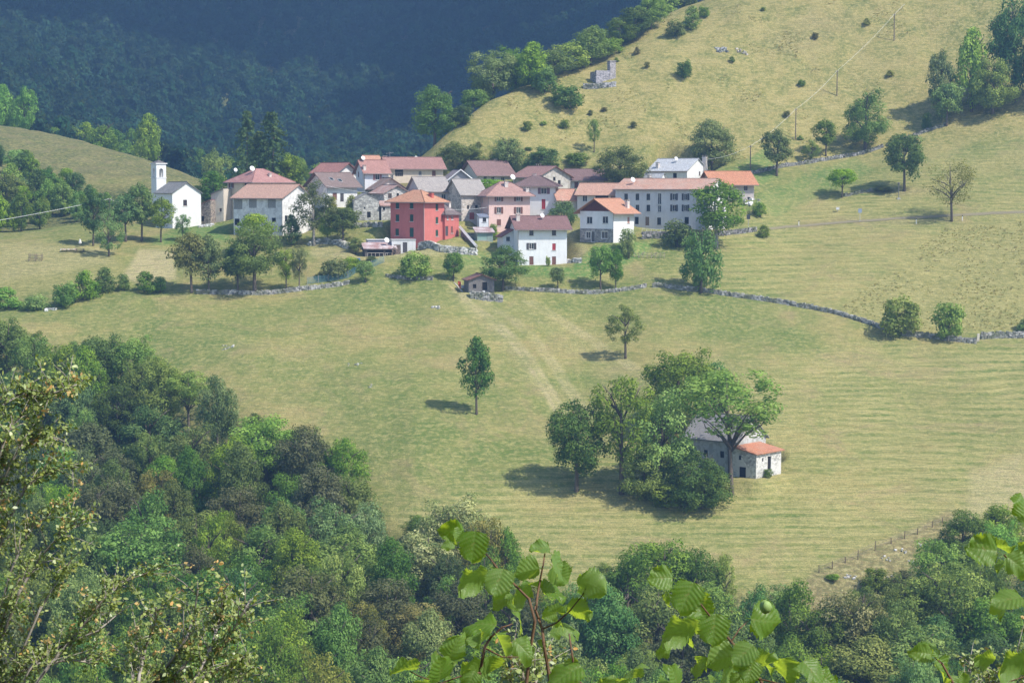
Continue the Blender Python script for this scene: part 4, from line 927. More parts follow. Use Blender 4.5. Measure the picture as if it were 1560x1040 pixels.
def leafobj(name, me, parent, mat, loc, scale, rz):
    o = bpy.data.objects.new(name, me); COL.objects.link(o); o.parent = parent; o.location = loc; o.scale = scale; o.rotation_euler = (0, 0, rz)
    if mat is not None: o.material_slots[0].link = 'OBJECT'; o.material_slots[0].material = mat
    return o
TR = random.Random(77); TREES = []
def tree(name, label, p, h, w, kind, mat, cb=.25, trunk='std', group=None, cat='tree', bark=None, var=None):
    t = thing(name, label, cat, p, 0, group); TREES.append((p[0], p[1], w))
    cs = CROWN[kind]; me = cs[TR.randrange(len(cs)) if var is None else var % len(cs)]
    leafobj('crown', me, t, mat, (0, 0, cb * h), (w * TR.uniform(.94, 1.08), w, h * (1 - cb)), TR.uniform(0, 6.28))
    ts = TRUNK[trunk]; tw = min(w, h * .9)
    o = leafobj('trunk' if trunk != 'multi' else 'stems', ts[TR.randrange(len(ts))], t, None, (0, 0, 0), (tw, tw, h), TR.uniform(0, 6.28))
    if bark: o.material_slots[0].link = 'OBJECT'; o.material_slots[0].material = bark
    return t
def bush(name, label, p, h, w, mat, group=None, cat='bush', kind='bush'):
    t = thing(name, label, cat, p, 0, group); me = CROWN[kind][TR.randrange(len(CROWN[kind]))]
    leafobj('foliage', me, t, mat, (0, 0, -.05 * h), (w, w * TR.uniform(.85, 1.1), h * 1.05), TR.uniform(0, 6.28))
    leafobj('stems', TRUNK['multi'][TR.randrange(2)], t, None, (0, 0, 0), (w * .8, w * .8, h * .75), TR.uniform(0, 6.28)); return t
def ptree(px, base, top, wpx, kind, mat, label, name='broadleaf_tree', cb=.25, trunk='std', group=None, cat='tree', d=None, bark=None, var=None, dmin=190):
    p = G(px, base, dmin) if d is None else at(px, base, d)
    if d is not None: p.z = gz(p.x, p.y)
    q = ppm(p.y); h = (base - top) / q if d is None else (ray(px, top)[1] * p.y - p.z)
    if d is not None:
        want = (base - top) / q * .95
        while h < want and d > 300:          # the slope is higher here than the hidden foot: stand a little nearer
            d -= .5; p = at(px, base, d); p.z = gz(p.x, p.y); h = ray(px, top)[1] * p.y - p.z
        q = ppm(p.y)
    h = max(h, .8); w = wpx / q * (2.0 if kind == 'spruce' else 1.10)
    if kind == 'bush': return bush(name, label, p, h, w, mat, group, cat)
    return tree(name, label, p, h * 1.03, w, kind, mat, cb, trunk, group, cat, bark, var)

# lone trees and the clump round the farmhouse
ptree(726, 631, 515, 56, 'mid', G_DRK, 'lone narrow dark ash tree standing in the open mown meadow', 'ash_tree', .22)
ptree(953, 546, 465, 60, 'open', G_BRI, 'lone small open crowned tree on the bank of the cart track', 'ash_tree', .25)
ptree(878, 748, 605, 96, 'big', G_DRK, 'dark bushy tree at the edge of the farmhouse clump, furthest from the house', 'broadleaf_tree', .12, var=0)
ptree(947, 752, 565, 112, 'open', G_MID, 'tall thin trunked olive green tree in the farmhouse clump', 'ash_tree', .20, var=1)
ptree(1008, 746, 585, 112, 'big', G_BRI, 'bright green spreading tree in the middle of the farmhouse clump', 'broadleaf_tree', .12, var=1)
ptree(1036, 700, 528, 125, 'big', G_MID, 'tallest rounded tree rising behind the farmhouse roof', 'broadleaf_tree', .30, var=2, d=350)
ptree(1088, 690, 540, 84, 'open', G_DRK, 'dark slender tree rising behind the slate roof of the farmhouse', 'broadleaf_tree', .22, d=352)
ptree(1114, 753, 552, 186, 'open', G_BRI, 'wide open crowned walnut with forked trunk before the farmhouse', 'walnut_tree', .45, 'fork', var=0)
ptree(1064, 772, 678, 108, 'big', G_DRK, 'big dark shrub at the foot of the walnut by the farmhouse', 'shrub', cb=.0, trunk='multi', cat='shrub', var=1)
ptree(985, 760, 672, 84, 'big', G_MID, 'leafy shrub under the bright green tree of the farmhouse clump', 'shrub', cb=.0, trunk='multi', cat='shrub', var=1)
ptree(1085, 764, 700, 56, 'mid', G_MID, 'mid green shrub between the dark shrub and the walnut trunk', 'shrub', cb=.0, trunk='multi', cat='shrub', var=1)
ptree(1018, 772, 735, 60, 'bush', G_BRI, 'low bright shrub on the shaded grass before the farmhouse clump', 'shrub', cat='shrub')
ptree(1170, 727, 713, 16, 'bush', G_MID, 'small weed bush by the farm lean-to wall', 'shrub', cat='shrub')
# along the lower wall and below the village
ptree(1068, 446, 333, 62, 'mid', G_DRK, 'dark bushy oak growing through the dry stone wall', 'oak_tree', .03)
ptree(915, 441, 372, 44, 'mid', G_BRI, 'young light green tree above the wall below the orange roofed house', 'young_tree', .2)
ptree(938, 440, 378, 26, 'mid', G_MID, 'slim sapling beside the young light green tree', 'young_tree', .15)
ptree(850, 441, 405, 28, 'mid', G_BLU, 'small grey green tree on the wall under the white front house', 'young_tree', .15)
ptree(766, 446, 372, 74, 'big', G_BLU, 'broad grey green walnut shading the timber hut', 'walnut_tree', .22, d=413)
ptree(691, 428, 382, 32, 'mid', G_DRK, 'upright bush at the top of the cart track near the hut', 'young_tree', .06)
ptree(634, 424, 377, 50, 'bush', G_MID, 'round fan shaped hazel bush below the red house', 'hazel_bush', cat='bush')
ptree(557, 430, 396, 28, 'mid', G_MID, 'small garden tree at the corner of the vegetable plot', 'young_tree', .1)
ptree(508, 424, 388, 40, 'bush', G_BLU, 'bluish shrub inside the vegetable plot', 'shrub', cat='shrub')
ptree(536, 412, 388, 30, 'bush', G_MID, 'leafy shrub beside the netting of the vegetable plot', 'shrub', cat='shrub')
ptree(542, 388, 360, 26, 'mid', G_BLU, 'little tree next to the rusty shed', 'young_tree', .12)
HB = 'hedge bushes along the old wall'
for (x, b, tp, w, m, lb) in [(10, 470, 436, 48, G_BRI, 'broad dark based bush at the wall end beside the ravine wood'), (52, 472, 446, 36, G_MID, 'low bush in the hedge gap beside the white stones'), (98, 466, 423, 42, G_BRI, 'bright rounded bush beside the gate gap of the old wall'),
        (128, 456, 411, 44, G_BRI, 'tallest bright bush of the hedge on the old wall'), (159, 444, 406, 36, G_MID, 'mid green bush ending the tall hedge on the old wall'), (188, 443, 416, 20, G_MID, 'spindly bush on the old wall by the hay stubble'),
        (222, 445, 412, 34, G_MID, 'rounded bush on the old wall under the hay stubble'), (244, 445, 420, 20, G_MID, 'small bush leaning on the rounded bush of the old wall')]:
    ptree(x, b, tp, w, 'bush', m, lb, 'hedge_bush', group=HB, cat='bush')
ptree(292, 446, 350, 62, 'mid', G_OLV, 'pale olive ash tree standing on the wall below the chapel lawn', 'ash_tree', .22)
ptree(318, 446, 360, 50, 'mid', G_BLU, 'grey green tree growing between the pale ash and the big maple', 'broadleaf_tree', .2)
ptree(362, 444, 372, 50, 'mid', G_MID, 'shorter tree tucked under the big maple on the wall', 'broadleaf_tree', .25)
ptree(388, 446, 338, 92, 'big', G_MID, 'big rounded maple on the wall below the orange roofed barn', 'maple_tree', .22)
ptree(436, 442, 375, 34, 'open', G_MID, 'thin stemmed tree beside the big maple', 'broadleaf_tree', .25)
ptree(456, 441, 372, 32, 'open', G_BLU, 'slender tree last of the row on the stone wall', 'broadleaf_tree', .25)
ptree(388, 385, 322, 60, 'mid', G_BRI, 'leafy tree in front of the lattice windows of the barn', 'broadleaf_tree', .15, d=434)
ptree(166, 390, 322, 46, 'open', G_BLU, 'pale feathery tree on the picnic meadow near the wire pole', 'ash_tree', .08)
ptree(192, 368, 286, 50, 'mid', G_DRK, 'dark lime tree on the chapel lawn beside the ravine wood', 'lime_tree', .28)
ptree(216, 367, 280, 48, 'mid', G_DRK, 'tallest dark lime tree beside the chapel', 'lime_tree', .28)
ptree(245, 369, 302, 40, 'mid', G_MID, 'small lime tree close to the chapel wall', 'lime_tree', .3)
ptree(279, 366, 325, 28, 'open', G_MID, 'sapling on the lawn before the chapel front', 'young_tree', .15)
ptree(142, 375, 290, 44, 'mid', G_DRK, 'dark tree behind the pale feathery tree at the meadow edge', 'lime_tree', .22, d=462)
ptree(478, 362, 277, 68, 'open', G_BLU, 'pale open tree before the white gable of the barn', 'ash_tree', .22, d=436, bark=BARKP)
ptree(444, 370, 328, 34, 'mid', G_DRK, 'dark ivy covered bush against the barn gable', 'shrub', .02, cat='shrub', d=437)
ptree(523, 364, 314, 54, 'mid', G_MID, 'rounded fruit tree beside the grey stone barn', 'fruit_tree', .2, d=436)
ptree(498, 360, 318, 40, 'mid', G_BRI, 'bright fruit tree between the pale open tree and the stone barn', 'fruit_tree', .15, d=438)
ptree(506, 316, 298, 14, 'bush', G_OLV, 'potted vine on the terrace of the skylight house', 'shrub', cat='shrub', d=449)
ptree(536, 318, 296, 22, 'bush', G_OLV, 'brownish vine over the terrace beside the stone barn', 'shrub', cat='shrub', d=448)
ptree(858, 346, 299, 44, 'mid', G_DRK, 'dense dark green walnut between the white houses', 'walnut_tree', .08, d=445)
ptree(748, 285, 272, 34, 'bush', G_BRI, 'bright yellow green bush on the terrace below the brown roofed house', 'bush', cat='bush', d=470)
ptree(1092, 363, 276, 86, 'mid', G_BRI, 'light green tree hiding the end of the apartment house', 'maple_tree', .22, d=434, bark=BARKP)
ptree(1034, 367, 328, 42, 'bush', G_DRK, 'dark laurel bush below the apartment windows', 'laurel_bush', cat='bush', d=434)
ptree(957, 371, 346, 26, 'bush', G_BLU, 'grey green olive shrub at the corner of the stone based house', 'shrub', cat='shrub', d=427)
ptree(1157, 331, 307, 22, 'bush', G_MID, 'small bush on the slope right behind the apartment tree', 'bush', cat='bush')
ptree(1164, 362, 342, 20, 'bush', G_MID, 'low bush under the village road', 'bush', cat='bush')
ptree(752, 348, 340, 14, 'bush', G_MID, 'small shrub at the front door of the pink house', 'shrub', cat='shrub', d=440)
ptree(835, 404, 388, 8, 'bush', G_MID, 'potted shrub between the doors of the white front house', 'shrub', cat='shrub', d=423.5)
# behind the village
ptree(945, 284, 218, 80, 'big', G_MID, 'large round green tree behind the brown roofed veranda house', 'lime_tree', .06, d=487)
ptree(1085, 266, 183, 84, 'big', G_BLU, 'large open grey green tree behind the metal roofed house', 'ash_tree', .12, d=494)
ptree(704, 262, 214, 74, 'big', G_MID, 'spreading tree behind the village at the hill foot, left of the cherry', 'broadleaf_tree', .05, d=489)
ptree(775, 258, 202, 52, 'mid', G_BLU, 'greyish cherry tree behind the brown roofed house', 'cherry_tree', .08, d=491)
ptree(826, 262, 224, 60, 'mid', G_MID, 'low rounded tree above the pink roofed stone gable house', 'broadleaf_tree', .03, d=487)
ptree(878, 252, 232, 40, 'bush', G_MID, 'thicket at the foot of the hill behind the veranda house', 'thicket', cat='bush', d=492)
ptree(905, 232, 180, 26, 'open', G_BLU, 'slim sapling standing alone on the lower hillside', 'young_tree', .25, d=499)
ptree(662, 224, 131, 76, 'big', G_MID, 'big dense tree on the shoulder of the hill above the roofs', 'broadleaf_tree', .06, d=503)
ptree(690, 192, 168, 30, 'bush', G_BRI, 'bright bush on the hill crest beside the big dense tree', 'bush', cat='bush', d=507)
SP = 'spruces behind the tall cream house'
ptree(377, 300, 174, 44, 'spruce', G_SPR, 'tall narrow spruce behind the tall cream house', 'spruce_tree', .03, 'mast', group=SP, d=500)
ptree(415, 300, 176, 58, 'spruce', G_SPR, 'broader dark spruce behind the tall cream house', 'spruce_tree', .03, 'mast', group=SP, d=506)
ptree(396, 300, 204, 40, 'spruce', G_SPR, 'shorter spruce between the two tall spruces', 'spruce_tree', .03, 'mast', group=SP, d=497)
ptree(440, 296, 234, 46, 'mid', G_MID, 'rounded tree at the foot of the spruces', 'broadleaf_tree', .1, d=488)
ptree(456, 292, 238, 34, 'mid', G_BRI, 'light green tree next to the spruces over the skylight house', 'broadleaf_tree', .1, d=488)
ptree(325, 312, 262, 50, 'mid', G_MID, 'tree behind the low cream annexe and the chapel', 'broadleaf_tree', .05, d=505)
ptree(300, 318, 284, 44, 'mid', G_DRK, 'dark tree in the gap behind the chapel', 'broadleaf_tree', .05, d=500)
# upper right pasture
ptree(1183, 268, 198, 54, 'mid', G_DRK, 'dark tree at the start of the upper pasture wall', 'ash_tree', .25)
ptree(1258, 238, 183, 40, 'mid', G_MID, 'small leaning tree on the upper pasture wall', 'ash_tree', .28)
ptree(1236, 246, 214, 30, 'open', G_BRI, 'pale young tree on the upper pasture wall', 'young_tree', .12)
ptree(1318, 229, 136, 70, 'big', G_MID, 'tall full crowned ash on the upper pasture wall', 'ash_tree', .12)
ptree(1378, 291, 200, 62, 'mid', G_MID, 'rounded dark green ash in the pasture above the road', 'ash_tree', .14)
ptree(1283, 301, 256, 48, 'mid', G_BRI, 'small light green fruit tree in the pasture above the road', 'fruit_tree', .3)
ptree(1450, 337, 240, 84, 'thin', G_OLV, 'half bare tree with sparse leaves beside the road', 'sparse_tree', .28, 'fork')
ptree(1442, 192, 124, 52, 'mid', G_MID, 'rounded tree at the corner of the upper wood', 'broadleaf_tree', .12)
ptree(1434, 178, 76, 46, 'mid', G_BLU, 'grey green tree at the lower edge of the upper wood', 'broadleaf_tree', .08, d=506)
ptree(1480, 174, 46, 58, 'mid', G_BRI, 'mid green tree in front of the upper wood', 'broadleaf_tree', .06, d=508)
ptree(1512, 176, 82, 70, 'big', G_MID, 'green spreading tree of the upper wood', 'broadleaf_tree', .06, d=503)
ptree(1546, 160, -12, 84, 'big', G_DRK, 'tallest dark tree of the upper wood', 'broadleaf_tree', .06, d=507)
ptree(1592, 165, 30, 84, 'big', G_MID, 'green tree at the far end of the upper wood', 'broadleaf_tree', .06, d=505)
ptree(1412, 197, 171, 18, 'bush', G_DRK, 'small dark bush against the upper pasture wall', 'bush', cat='bush')
ptree(1371, 511, 440, 60, 'bush', G_BRI, 'rounded yellow green bush growing on the stone wall of the tall grass field', 'hedge_bush', cat='bush')
ptree(1446, 519, 458, 50, 'bush', G_MID, 'green bush on the stone wall next to the gate post', 'hedge_bush', cat='bush')
ptree(1566, 505, 470, 26, 'bush', G_MID, 'bush at the end of the stone wall by the gate post', 'hedge_bush', cat='bush')
ptree(1345, 292, 282, 30, 'bush', G_OLV, 'low scrub on the bank below the rounded ash', 'scrub', cat='bush')
# hillside bushes
SG = 'round bushes on the dry hillside'
for (x, b, tp, w, m, lb) in [(828, 141, 97, 44, G_MID, 'round bush on the hill crest, brighter of the pair near the ruin'), (864, 165, 122, 52, G_DRK, 'round dark bush just below the ruin'), (1042, 119, 88, 26, G_DRK, 'small dark bush alone on the open hillside'),
        (1030, 56, 27, 28, G_MID, 'round bush high on the crest, lowest of three'), (1054, 44, 9, 30, G_MID, 'round bush high on the crest, middle of three'), (1073, 27, 7, 18, G_MID, 'round bush high on the crest, smallest of three'),
        (803, 199, 184, 16, G_MID, 'tiny bush on the lower hillside above the cherry tree'), (860, 195, 182, 16, G_MID, 'tiny bush on the lower hillside above the low rounded tree'), (1115, 95, 86, 10, G_MID, 'tiny bush beside the white rock')]:
    ptree(x, b, tp, w, 'bush', m, lb, 'hill_bush', group=SG, cat='bush')
rs = random.Random(5)
for i in range(24):
    x = rs.uniform(700, 1500); y = rs.uniform(15, 235); lim = np.interp(x, [650, 741, 803, 895, 951, 1018, 1074], [240, 160, 132, 97, 66, 26, 4])
    if y < lim + 12 or (x > 1180 and y > np.interp(x, [1180, 1300, 1400, 1500], [235, 215, 180, 160])) or x > 1380: continue
    ptree(x, y, y - rs.uniform(6, 13), rs.uniform(7, 13), 'bush', rs.choice([G_BRI, G_OLV, G_OLV]), 'tiny scrub tuft scattered on the dry hillside', 'hill_scrub', group='scrub tufts on the dry hillside', cat='scrub')
RG = 'trees along the hill crest'
for (x, b, tp, w, m, ki) in [(722, 172, 134, 46, G_MID, 'mid'), (752, 156, 76, 80, G_BLU, 'big'), (785, 140, 70, 74, G_MID, 'big'), (812, 135, 66, 56, G_BRI, 'mid'), (846, 118, 66, 58, G_MID, 'mid'), (872, 108, 62, 60, G_BRI, 'mid'), (900, 98, 40, 66, G_MID, 'big'),
        (925, 84, 52, 50, G_BRI, 'mid'), (945, 70, 24, 58, G_MID, 'big'), (968, 60, 8, 56, G_DRK, 'mid'), (992, 44, -6, 56, G_MID, 'big'), (1014, 26, -22, 50, G_MID, 'mid'), (1040, 12, -40, 50, G_MID, 'mid'), (735, 168, 118, 40, G_MID, 'mid'), (705, 190, 160, 34, G_DRK, 'mid')]:
    cr = np.interp(x, [650, 680, 741, 803, 895, 951, 1018, 1074], [238, 204, 155, 127, 92, 61, 21, -2]); dd = float(np.interp(x, [650, 741, 803, 895, 951, 1018, 1074], [500, 517, 531, 551, 562, 577, 587]))
    ptree(x, b, tp, w, ki, m, {G_MID.name: 'mid green tree', G_BRI.name: 'bright green tree', G_DRK.name: 'dark green tree', G_BLU.name: 'grey green tree'}[m.name] + ' in the row along the crest of the dry hill', 'crest_tree', .05, group=RG, d=dd + rs.uniform(0, 5))

# wood on the slope behind the chapel, left
wl = random.Random(9); WG = 'trees of the wood behind the picnic meadow'
for i in range(120):
    x = wl.uniform(-70, 238); d = wl.uniform(473, 566); tp = max(float(np.interp(d, [474, 560], [312, 225])) + wl.uniform(-20, 20) + .12 * max(0, x), float(np.interp(x, [-70, 0, 60, 130, 200, 240], [190, 206, 232, 248, 270, 290])) + wl.uniform(0, 16))
    p = at(x, 300, d); p.z = gz(p.x, p.y); h = min(ray(x, tp)[1] * d - p.z, 19)
    if h < 5: continue
    m = wl.choice([G_MID, G_MID, G_DRK, G_BRI]); lb = {G_MID.name: 'mid green tree in the wood behind the picnic meadow', G_DRK.name: 'dark tree in the wood behind the picnic meadow', G_BRI.name: 'bright tree in the wood behind the picnic meadow'}[m.name]
    tree('wood_tree', lb, p, h, h * wl.uniform(.68, .92), 'mid', m, .04, group=WG + (' dark' if m is G_DRK else ' bright' if m is G_BRI else ''))
FG = 'sunlit trees at the foot of the dark mountain'
for i in range(58):
    x = wl.uniform(-60, 480) if i < 44 else wl.uniform(480, 640); d = wl.uniform(655, 800); p = at(x, 250, d); p.z = gz(p.x, p.y); hh_ = wl.uniform(11, 18); m = wl.choice([G_MID, G_BRI])
    tree('mountain_foot_tree', ('tall ' if hh_ > 14.5 else 'low ') + ('hazy green' if m is G_MID else 'sunlit light green') + ' tree at the mountain foot ' + ('behind the grassy ridge' if x < 200 else 'between chapel and spruces' if x < 360 else 'behind the spruces' if x < 480 else 'above the village roofs'), p, hh_, wl.uniform(8, 12), 'mid', m, .05, group=FG)

# ------------------------------------------------------------------ the ravine wood in the foreground
EDGE_PX = [-200, 0, 60, 110, 160, 240, 300, 350, 400, 470, 540, 565, 580, 640, 690, 740, 790, 840, 890, 950, 1010, 1060, 1110, 1135, 1190, 1240, 1290, 1340, 1400, 1440, 1560, 1760]
EDGE_PY = [450, 470, 492, 505, 498, 535, 552, 590, 618, 632, 665, 720, 785, 768, 742, 775, 850, 880, 862, 828, 812, 825, 835, 872, 872, 878, 885, 862, 850, 780, 765, 740]
def by_top(px, top, h, lo=205, hi=405):
    u, v = ray(px, top); ds = np.arange(hi, lo, -.5); g = H(u * ds, ds) + h - v * ds
    kk = np.nonzero(g < 0)[0]
    d = ds[kk[0]] if len(kk) else ds[-1]
    if len(kk) == 0: return None
    return Vector((u * d, d, gz(u * d, d)))
KINDS = {'dark': (G_DRK, 'dark green broadleaf tree in the ravine wood'), 'mid': (G_MID, 'mid green broadleaf tree in the ravine wood'), 'bright': (G_BRI, 'bright fresh green tree in the ravine wood'),
         'grey': (G_BLU, 'grey green leaved tree in the ravine wood'), 'brown': (G_BRN, 'brownish withered looking tree in the ravine wood'), 'olive': (G_OLV, 'olive green tree in the ravine wood'), 'cream': (G_CRM, 'tree covered in creamy seed clusters in the ravine wood')}
WORDS = {'dark': 'dark green', 'mid': 'mid green', 'bright': 'fresh bright green', 'grey': 'grey green', 'brown': 'brownish withered', 'olive': 'olive green', 'cream': 'creamy seed covered'}
ZONES = [(190, 'behind the large hawthorn shrub'), (400, 'uphill of the second hawthorn shrub'), (600, 'between hawthorn and creamy tree'), (860, 'behind the middle hazel shoots'), (1010, 'below the farmhouse clump'), (1190, 'behind the leaning hazel shoot'), (1370, 'under the wire fence'), (9999, 'below the rubble bank shrubs')]
def wlabel(x, y, z, h, kd):
    P_, Q_ = to_px(x, y, z + h); zone = [b for a, b in ZONES if P_ < a][0]; e = Q_ - np.interp(P_, EDGE_PX, EDGE_PY)
    size = 'tall' if h > 13.6 else 'small' if h < 10.5 else 'medium'
    where = 'at the meadow edge' if e < 50 else 'in the middle' if e < 190 else 'deep'
    return '%s %s %s %s' % (size, WORDS[kd], {'at the meadow edge': 'tree at the meadow edge', 'in the middle': 'ravine tree', 'deep': 'deep ravine tree'}[where], zone)
def wtree(px, top, wpx, kd, h=None, kind='big', label=None, cb=.10, var=None, trunk='std'):
    h0 = h or 14.0
    p = by_top(px, top, h0)
    if p is None: return None
    w = wpx / ppm(p.y) * 1.12; m, lb = KINDS[kd]
    return tree('ravine_tree', label or wlabel(p.x, p.y, p.z, h0, kd), p, h0, w, kind, m, cb, trunk, group=None if label else 'trees of the ravine wood', var=var)
heroes = [(8, 476, 80, 'mid'), (48, 500, 80, 'bright'), (92, 512, 80, 'mid'), (150, 500, 90, 'mid'), (195, 503, 96, 'bright'), (245, 540, 80, 'bright'), (330, 562, 60, 'grey'), (128, 640, 120, 'brown'), (60, 580, 100, 'dark'),
          (225, 610, 110, 'dark'), (180, 575, 90, 'dark'), (290, 640, 90, 'grey'), (352, 660, 90, 'mid'), (405, 622, 130, 'bright'), (465, 640, 100, 'brown'), (360, 730, 100, 'brown'), (522, 660, 80, 'bright'), (535, 712, 90, 'mid'), (485, 700, 100, 'brown'), (510, 752, 110, 'grey'),
          (210, 782, 150, 'mid'), (160, 720, 100, 'brown'), (300, 770, 110, 'mid'), (395, 790, 110, 'mid'), (452, 800, 90, 'bright'), (540, 800, 140, 'mid'), (470, 850, 130, 'brown'), (600, 815, 80, 'mid'), (590, 870, 110, 'brown'),
          (690, 744, 120, 'cream'), (650, 800, 110, 'cream'), (745, 775, 80, 'olive'), (770, 800, 60, 'mid'), (430, 895, 120, 'mid'), (300, 850, 120, 'mid'), (700, 880, 120, 'brown'), (560, 930, 120, 'brown'), (640, 905, 100, 'olive'), (780, 880, 110, 'brown'),
          (1010, 812, 130, 'mid'), (955, 832, 110, 'mid'), (1062, 824, 90, 'mid'), (900, 866, 90, 'mid'), (930, 890, 110, 'dark'), (1000, 880, 130, 'grey'), (1080, 880, 110, 'mid'), (1150, 885, 70, 'dark'), (1205, 872, 90, 'mid'), (1130, 930, 120, 'mid'), (1040, 940, 130, 'brown'),
          (1305, 886, 120, 'cream'), (1245, 920, 100, 'mid'), (1450, 848, 140, 'mid'), (1370, 905, 90, 'mid'), (1400, 950, 150, 'grey'), (1320, 965, 150, 'olive'), (1520, 900, 120, 'mid'), (1500, 960, 120, 'grey'), (1190, 960, 110, 'mid'), (840, 940, 110, 'grey'), (860, 890, 80, 'mid')]
wr = random.Random(21)
for (x, tp, w, kd) in heroes: wtree(x, tp, w, kd, wr.uniform(11.5, 15.5))
wtree(1104, 832, 46, 'bright', 11, 'open', 'slim light green tree at the meadow edge of the ravine wood', .05, 1)
wtree(286, 556, 88, 'bright', 12, 'open', 'thin crowned tree with bare forked stems at the meadow edge of the ravine wood', .45, 0, 'fork')
ptree(1468, 852, 770, 78, 'big', G_DRK, 'dark grey green shrub at the top of the rubble bank', 'bank_shrub', .02, cat='shrub')
ptree(1518, 848, 762, 96, 'big', G_MID, 'leafy green shrub beside the dark one on the rubble bank', 'bank_shrub', .02, cat='shrub')
ptree(1335, 905, 856, 46, 'mid', G_MID, 'bushy sapling on the rubble bank under the wire fence', 'young_tree', .03)
ptree(1268, 882, 872, 22, 'bush', G_MID, 'weed bush at the lower end of the wire fence', 'scrub', cat='bush')
pts_ = [(a, b) for a, b, c in TREES]; cnt = 0; GX = {}
for tx, ty, tw in TREES: GX.setdefault((int(tx // 12), int(ty // 12)), []).append((tx, ty))
for tries in range(6000):
    d = wr.uniform(222, 392); px = wr.uniform(-110, 1670); u, v = ray(px, 700); x = u * d; z = gz(x, d)
    P_, Q_ = to_px(x, d, z)
    edge_g = np.interp(P_, [-500, 0, 200, 400, 600, 800, 1000, 1200, 1400, 1560, 2060], [512, 512, 540, 652, 810, 890, 902, 905, 905, 890, 860])
    if Q_ < edge_g + 8: continue
    if any((x - a)**2 + (d - b)**2 < 6.4**2 for i in (-1, 0, 1) for j in (-1, 0, 1) for a, b in GX.get((int(x // 12) + i, int(d // 12) + j), ())): continue
    lim = np.interp(P_, EDGE_PX, EDGE_PY) + 14
    hmax = ray(P_, lim)[1] * d - z
    h = min(wr.uniform(10, 16), hmax)
    if h < 5.5 or to_px(x, d, z + h)[1] > 1085: continue
    r = wr.random(); kd = 'mid' if r < .50 else 'dark' if r < .64 else 'bright' if r < .84 else 'grey' if r < .92 else 'brown' if r < .97 else 'olive'
    m, lb = KINDS[kd]
    tree('ravine_tree', wlabel(x, d, z, h, kd), (x, d, z), h, wr.uniform(7.0, 10.0) * min(1, h / 11 + .2), 'big', m, .06, group='trees of the ravine wood')
    GX.setdefault((int(x // 12), int(d // 12)), []).append((x, d)); cnt += 1
print('ravine fill', cnt, 'trees', len(TREES))

# ------------------------------------------------------------------ far wood on the mountain: one mass, instanced crowns
far_c = bpy.data.collections.new('far_crowns')
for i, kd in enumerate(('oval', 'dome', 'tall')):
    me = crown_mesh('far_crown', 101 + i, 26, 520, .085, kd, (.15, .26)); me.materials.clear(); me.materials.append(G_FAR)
    far_c.objects.link(bpy.data.objects.new('far_crown', me))
def scatter(name, P, coll, smin, smax, zs, seed, label):
    me = bpy.data.meshes.new(name); me.from_pydata([tuple(p) for p in P], [], []); o = bpy.data.objects.new(name, me); COL.objects.link(o); tag(o, label, None, None, 'stuff')
    ng = bpy.data.node_groups.new(name, 'GeometryNodeTree')
    ng.interface.new_socket('Geometry', in_out='INPUT', socket_type='NodeSocketGeometry'); ng.interface.new_socket('Geometry', in_out='OUTPUT', socket_type='NodeSocketGeometry')
    gi = ng.nodes.new('NodeGroupInput'); go = ng.nodes.new('NodeGroupOutput'); ip = ng.nodes.new('GeometryNodeInstanceOnPoints'); ci = ng.nodes.new('GeometryNodeCollectionInfo')
    ci.inputs['Collection'].default_value = coll; ci.inputs['Separate Children'].default_value = True; ci.inputs['Reset Children'].default_value = True; ip.inputs['Pick Instance'].default_value = True
    rv = ng.nodes.new('FunctionNodeRandomValue'); rv.data_type = 'FLOAT'; rv.inputs[2].default_value = smin; rv.inputs[3].default_value = smax; rv.inputs['Seed'].default_value = seed
    cx = ng.nodes.new('ShaderNodeCombineXYZ'); mu = ng.nodes.new('ShaderNodeMath'); mu.operation = 'MULTIPLY'; mu.inputs[1].default_value = zs
    rr = ng.nodes.new('FunctionNodeRandomValue'); rr.data_type = 'FLOAT_VECTOR'; rr.inputs[0].default_value = (0, 0, 0); rr.inputs[1].default_value = (0, 0, 6.283); rr.inputs['Seed'].default_value = seed + 1
    l = ng.links.new; l(gi.outputs[0], ip.inputs['Points']); l(ci.outputs[0], ip.inputs['Instance']); l(rv.outputs[1], cx.inputs[0]); l(rv.outputs[1], cx.inputs[1]); l(rv.outputs[1], mu.inputs[0]); l(mu.outputs[0], cx.inputs[2])
    l(cx.outputs[0], ip.inputs['Scale']); l(rr.outputs[0], ip.inputs['Rotation']); l(ip.outputs[0], go.inputs[0])
    md = o.modifiers.new('scatter', 'NODES'); md.node_group = ng; return o
rng = np.random.default_rng(3)
n = 26000; d = np.sqrt(rng.uniform(700**2, 2150**2, n)); u = rng.uniform(-.40, .40, n); x = u * d; z = H(x, d)
P_, Q_ = to_px(x, d, z)
keep = (Q_ < 345) & (Q_ > -420) & ~((d < 830) & (P_ > 800)) 
scatter('far_wood', np.stack([x, d, z - .8], -1)[keep], far_c, 7.5, 12.5, 1.25, 7, 'dark hazy wood covering the far mountainside')
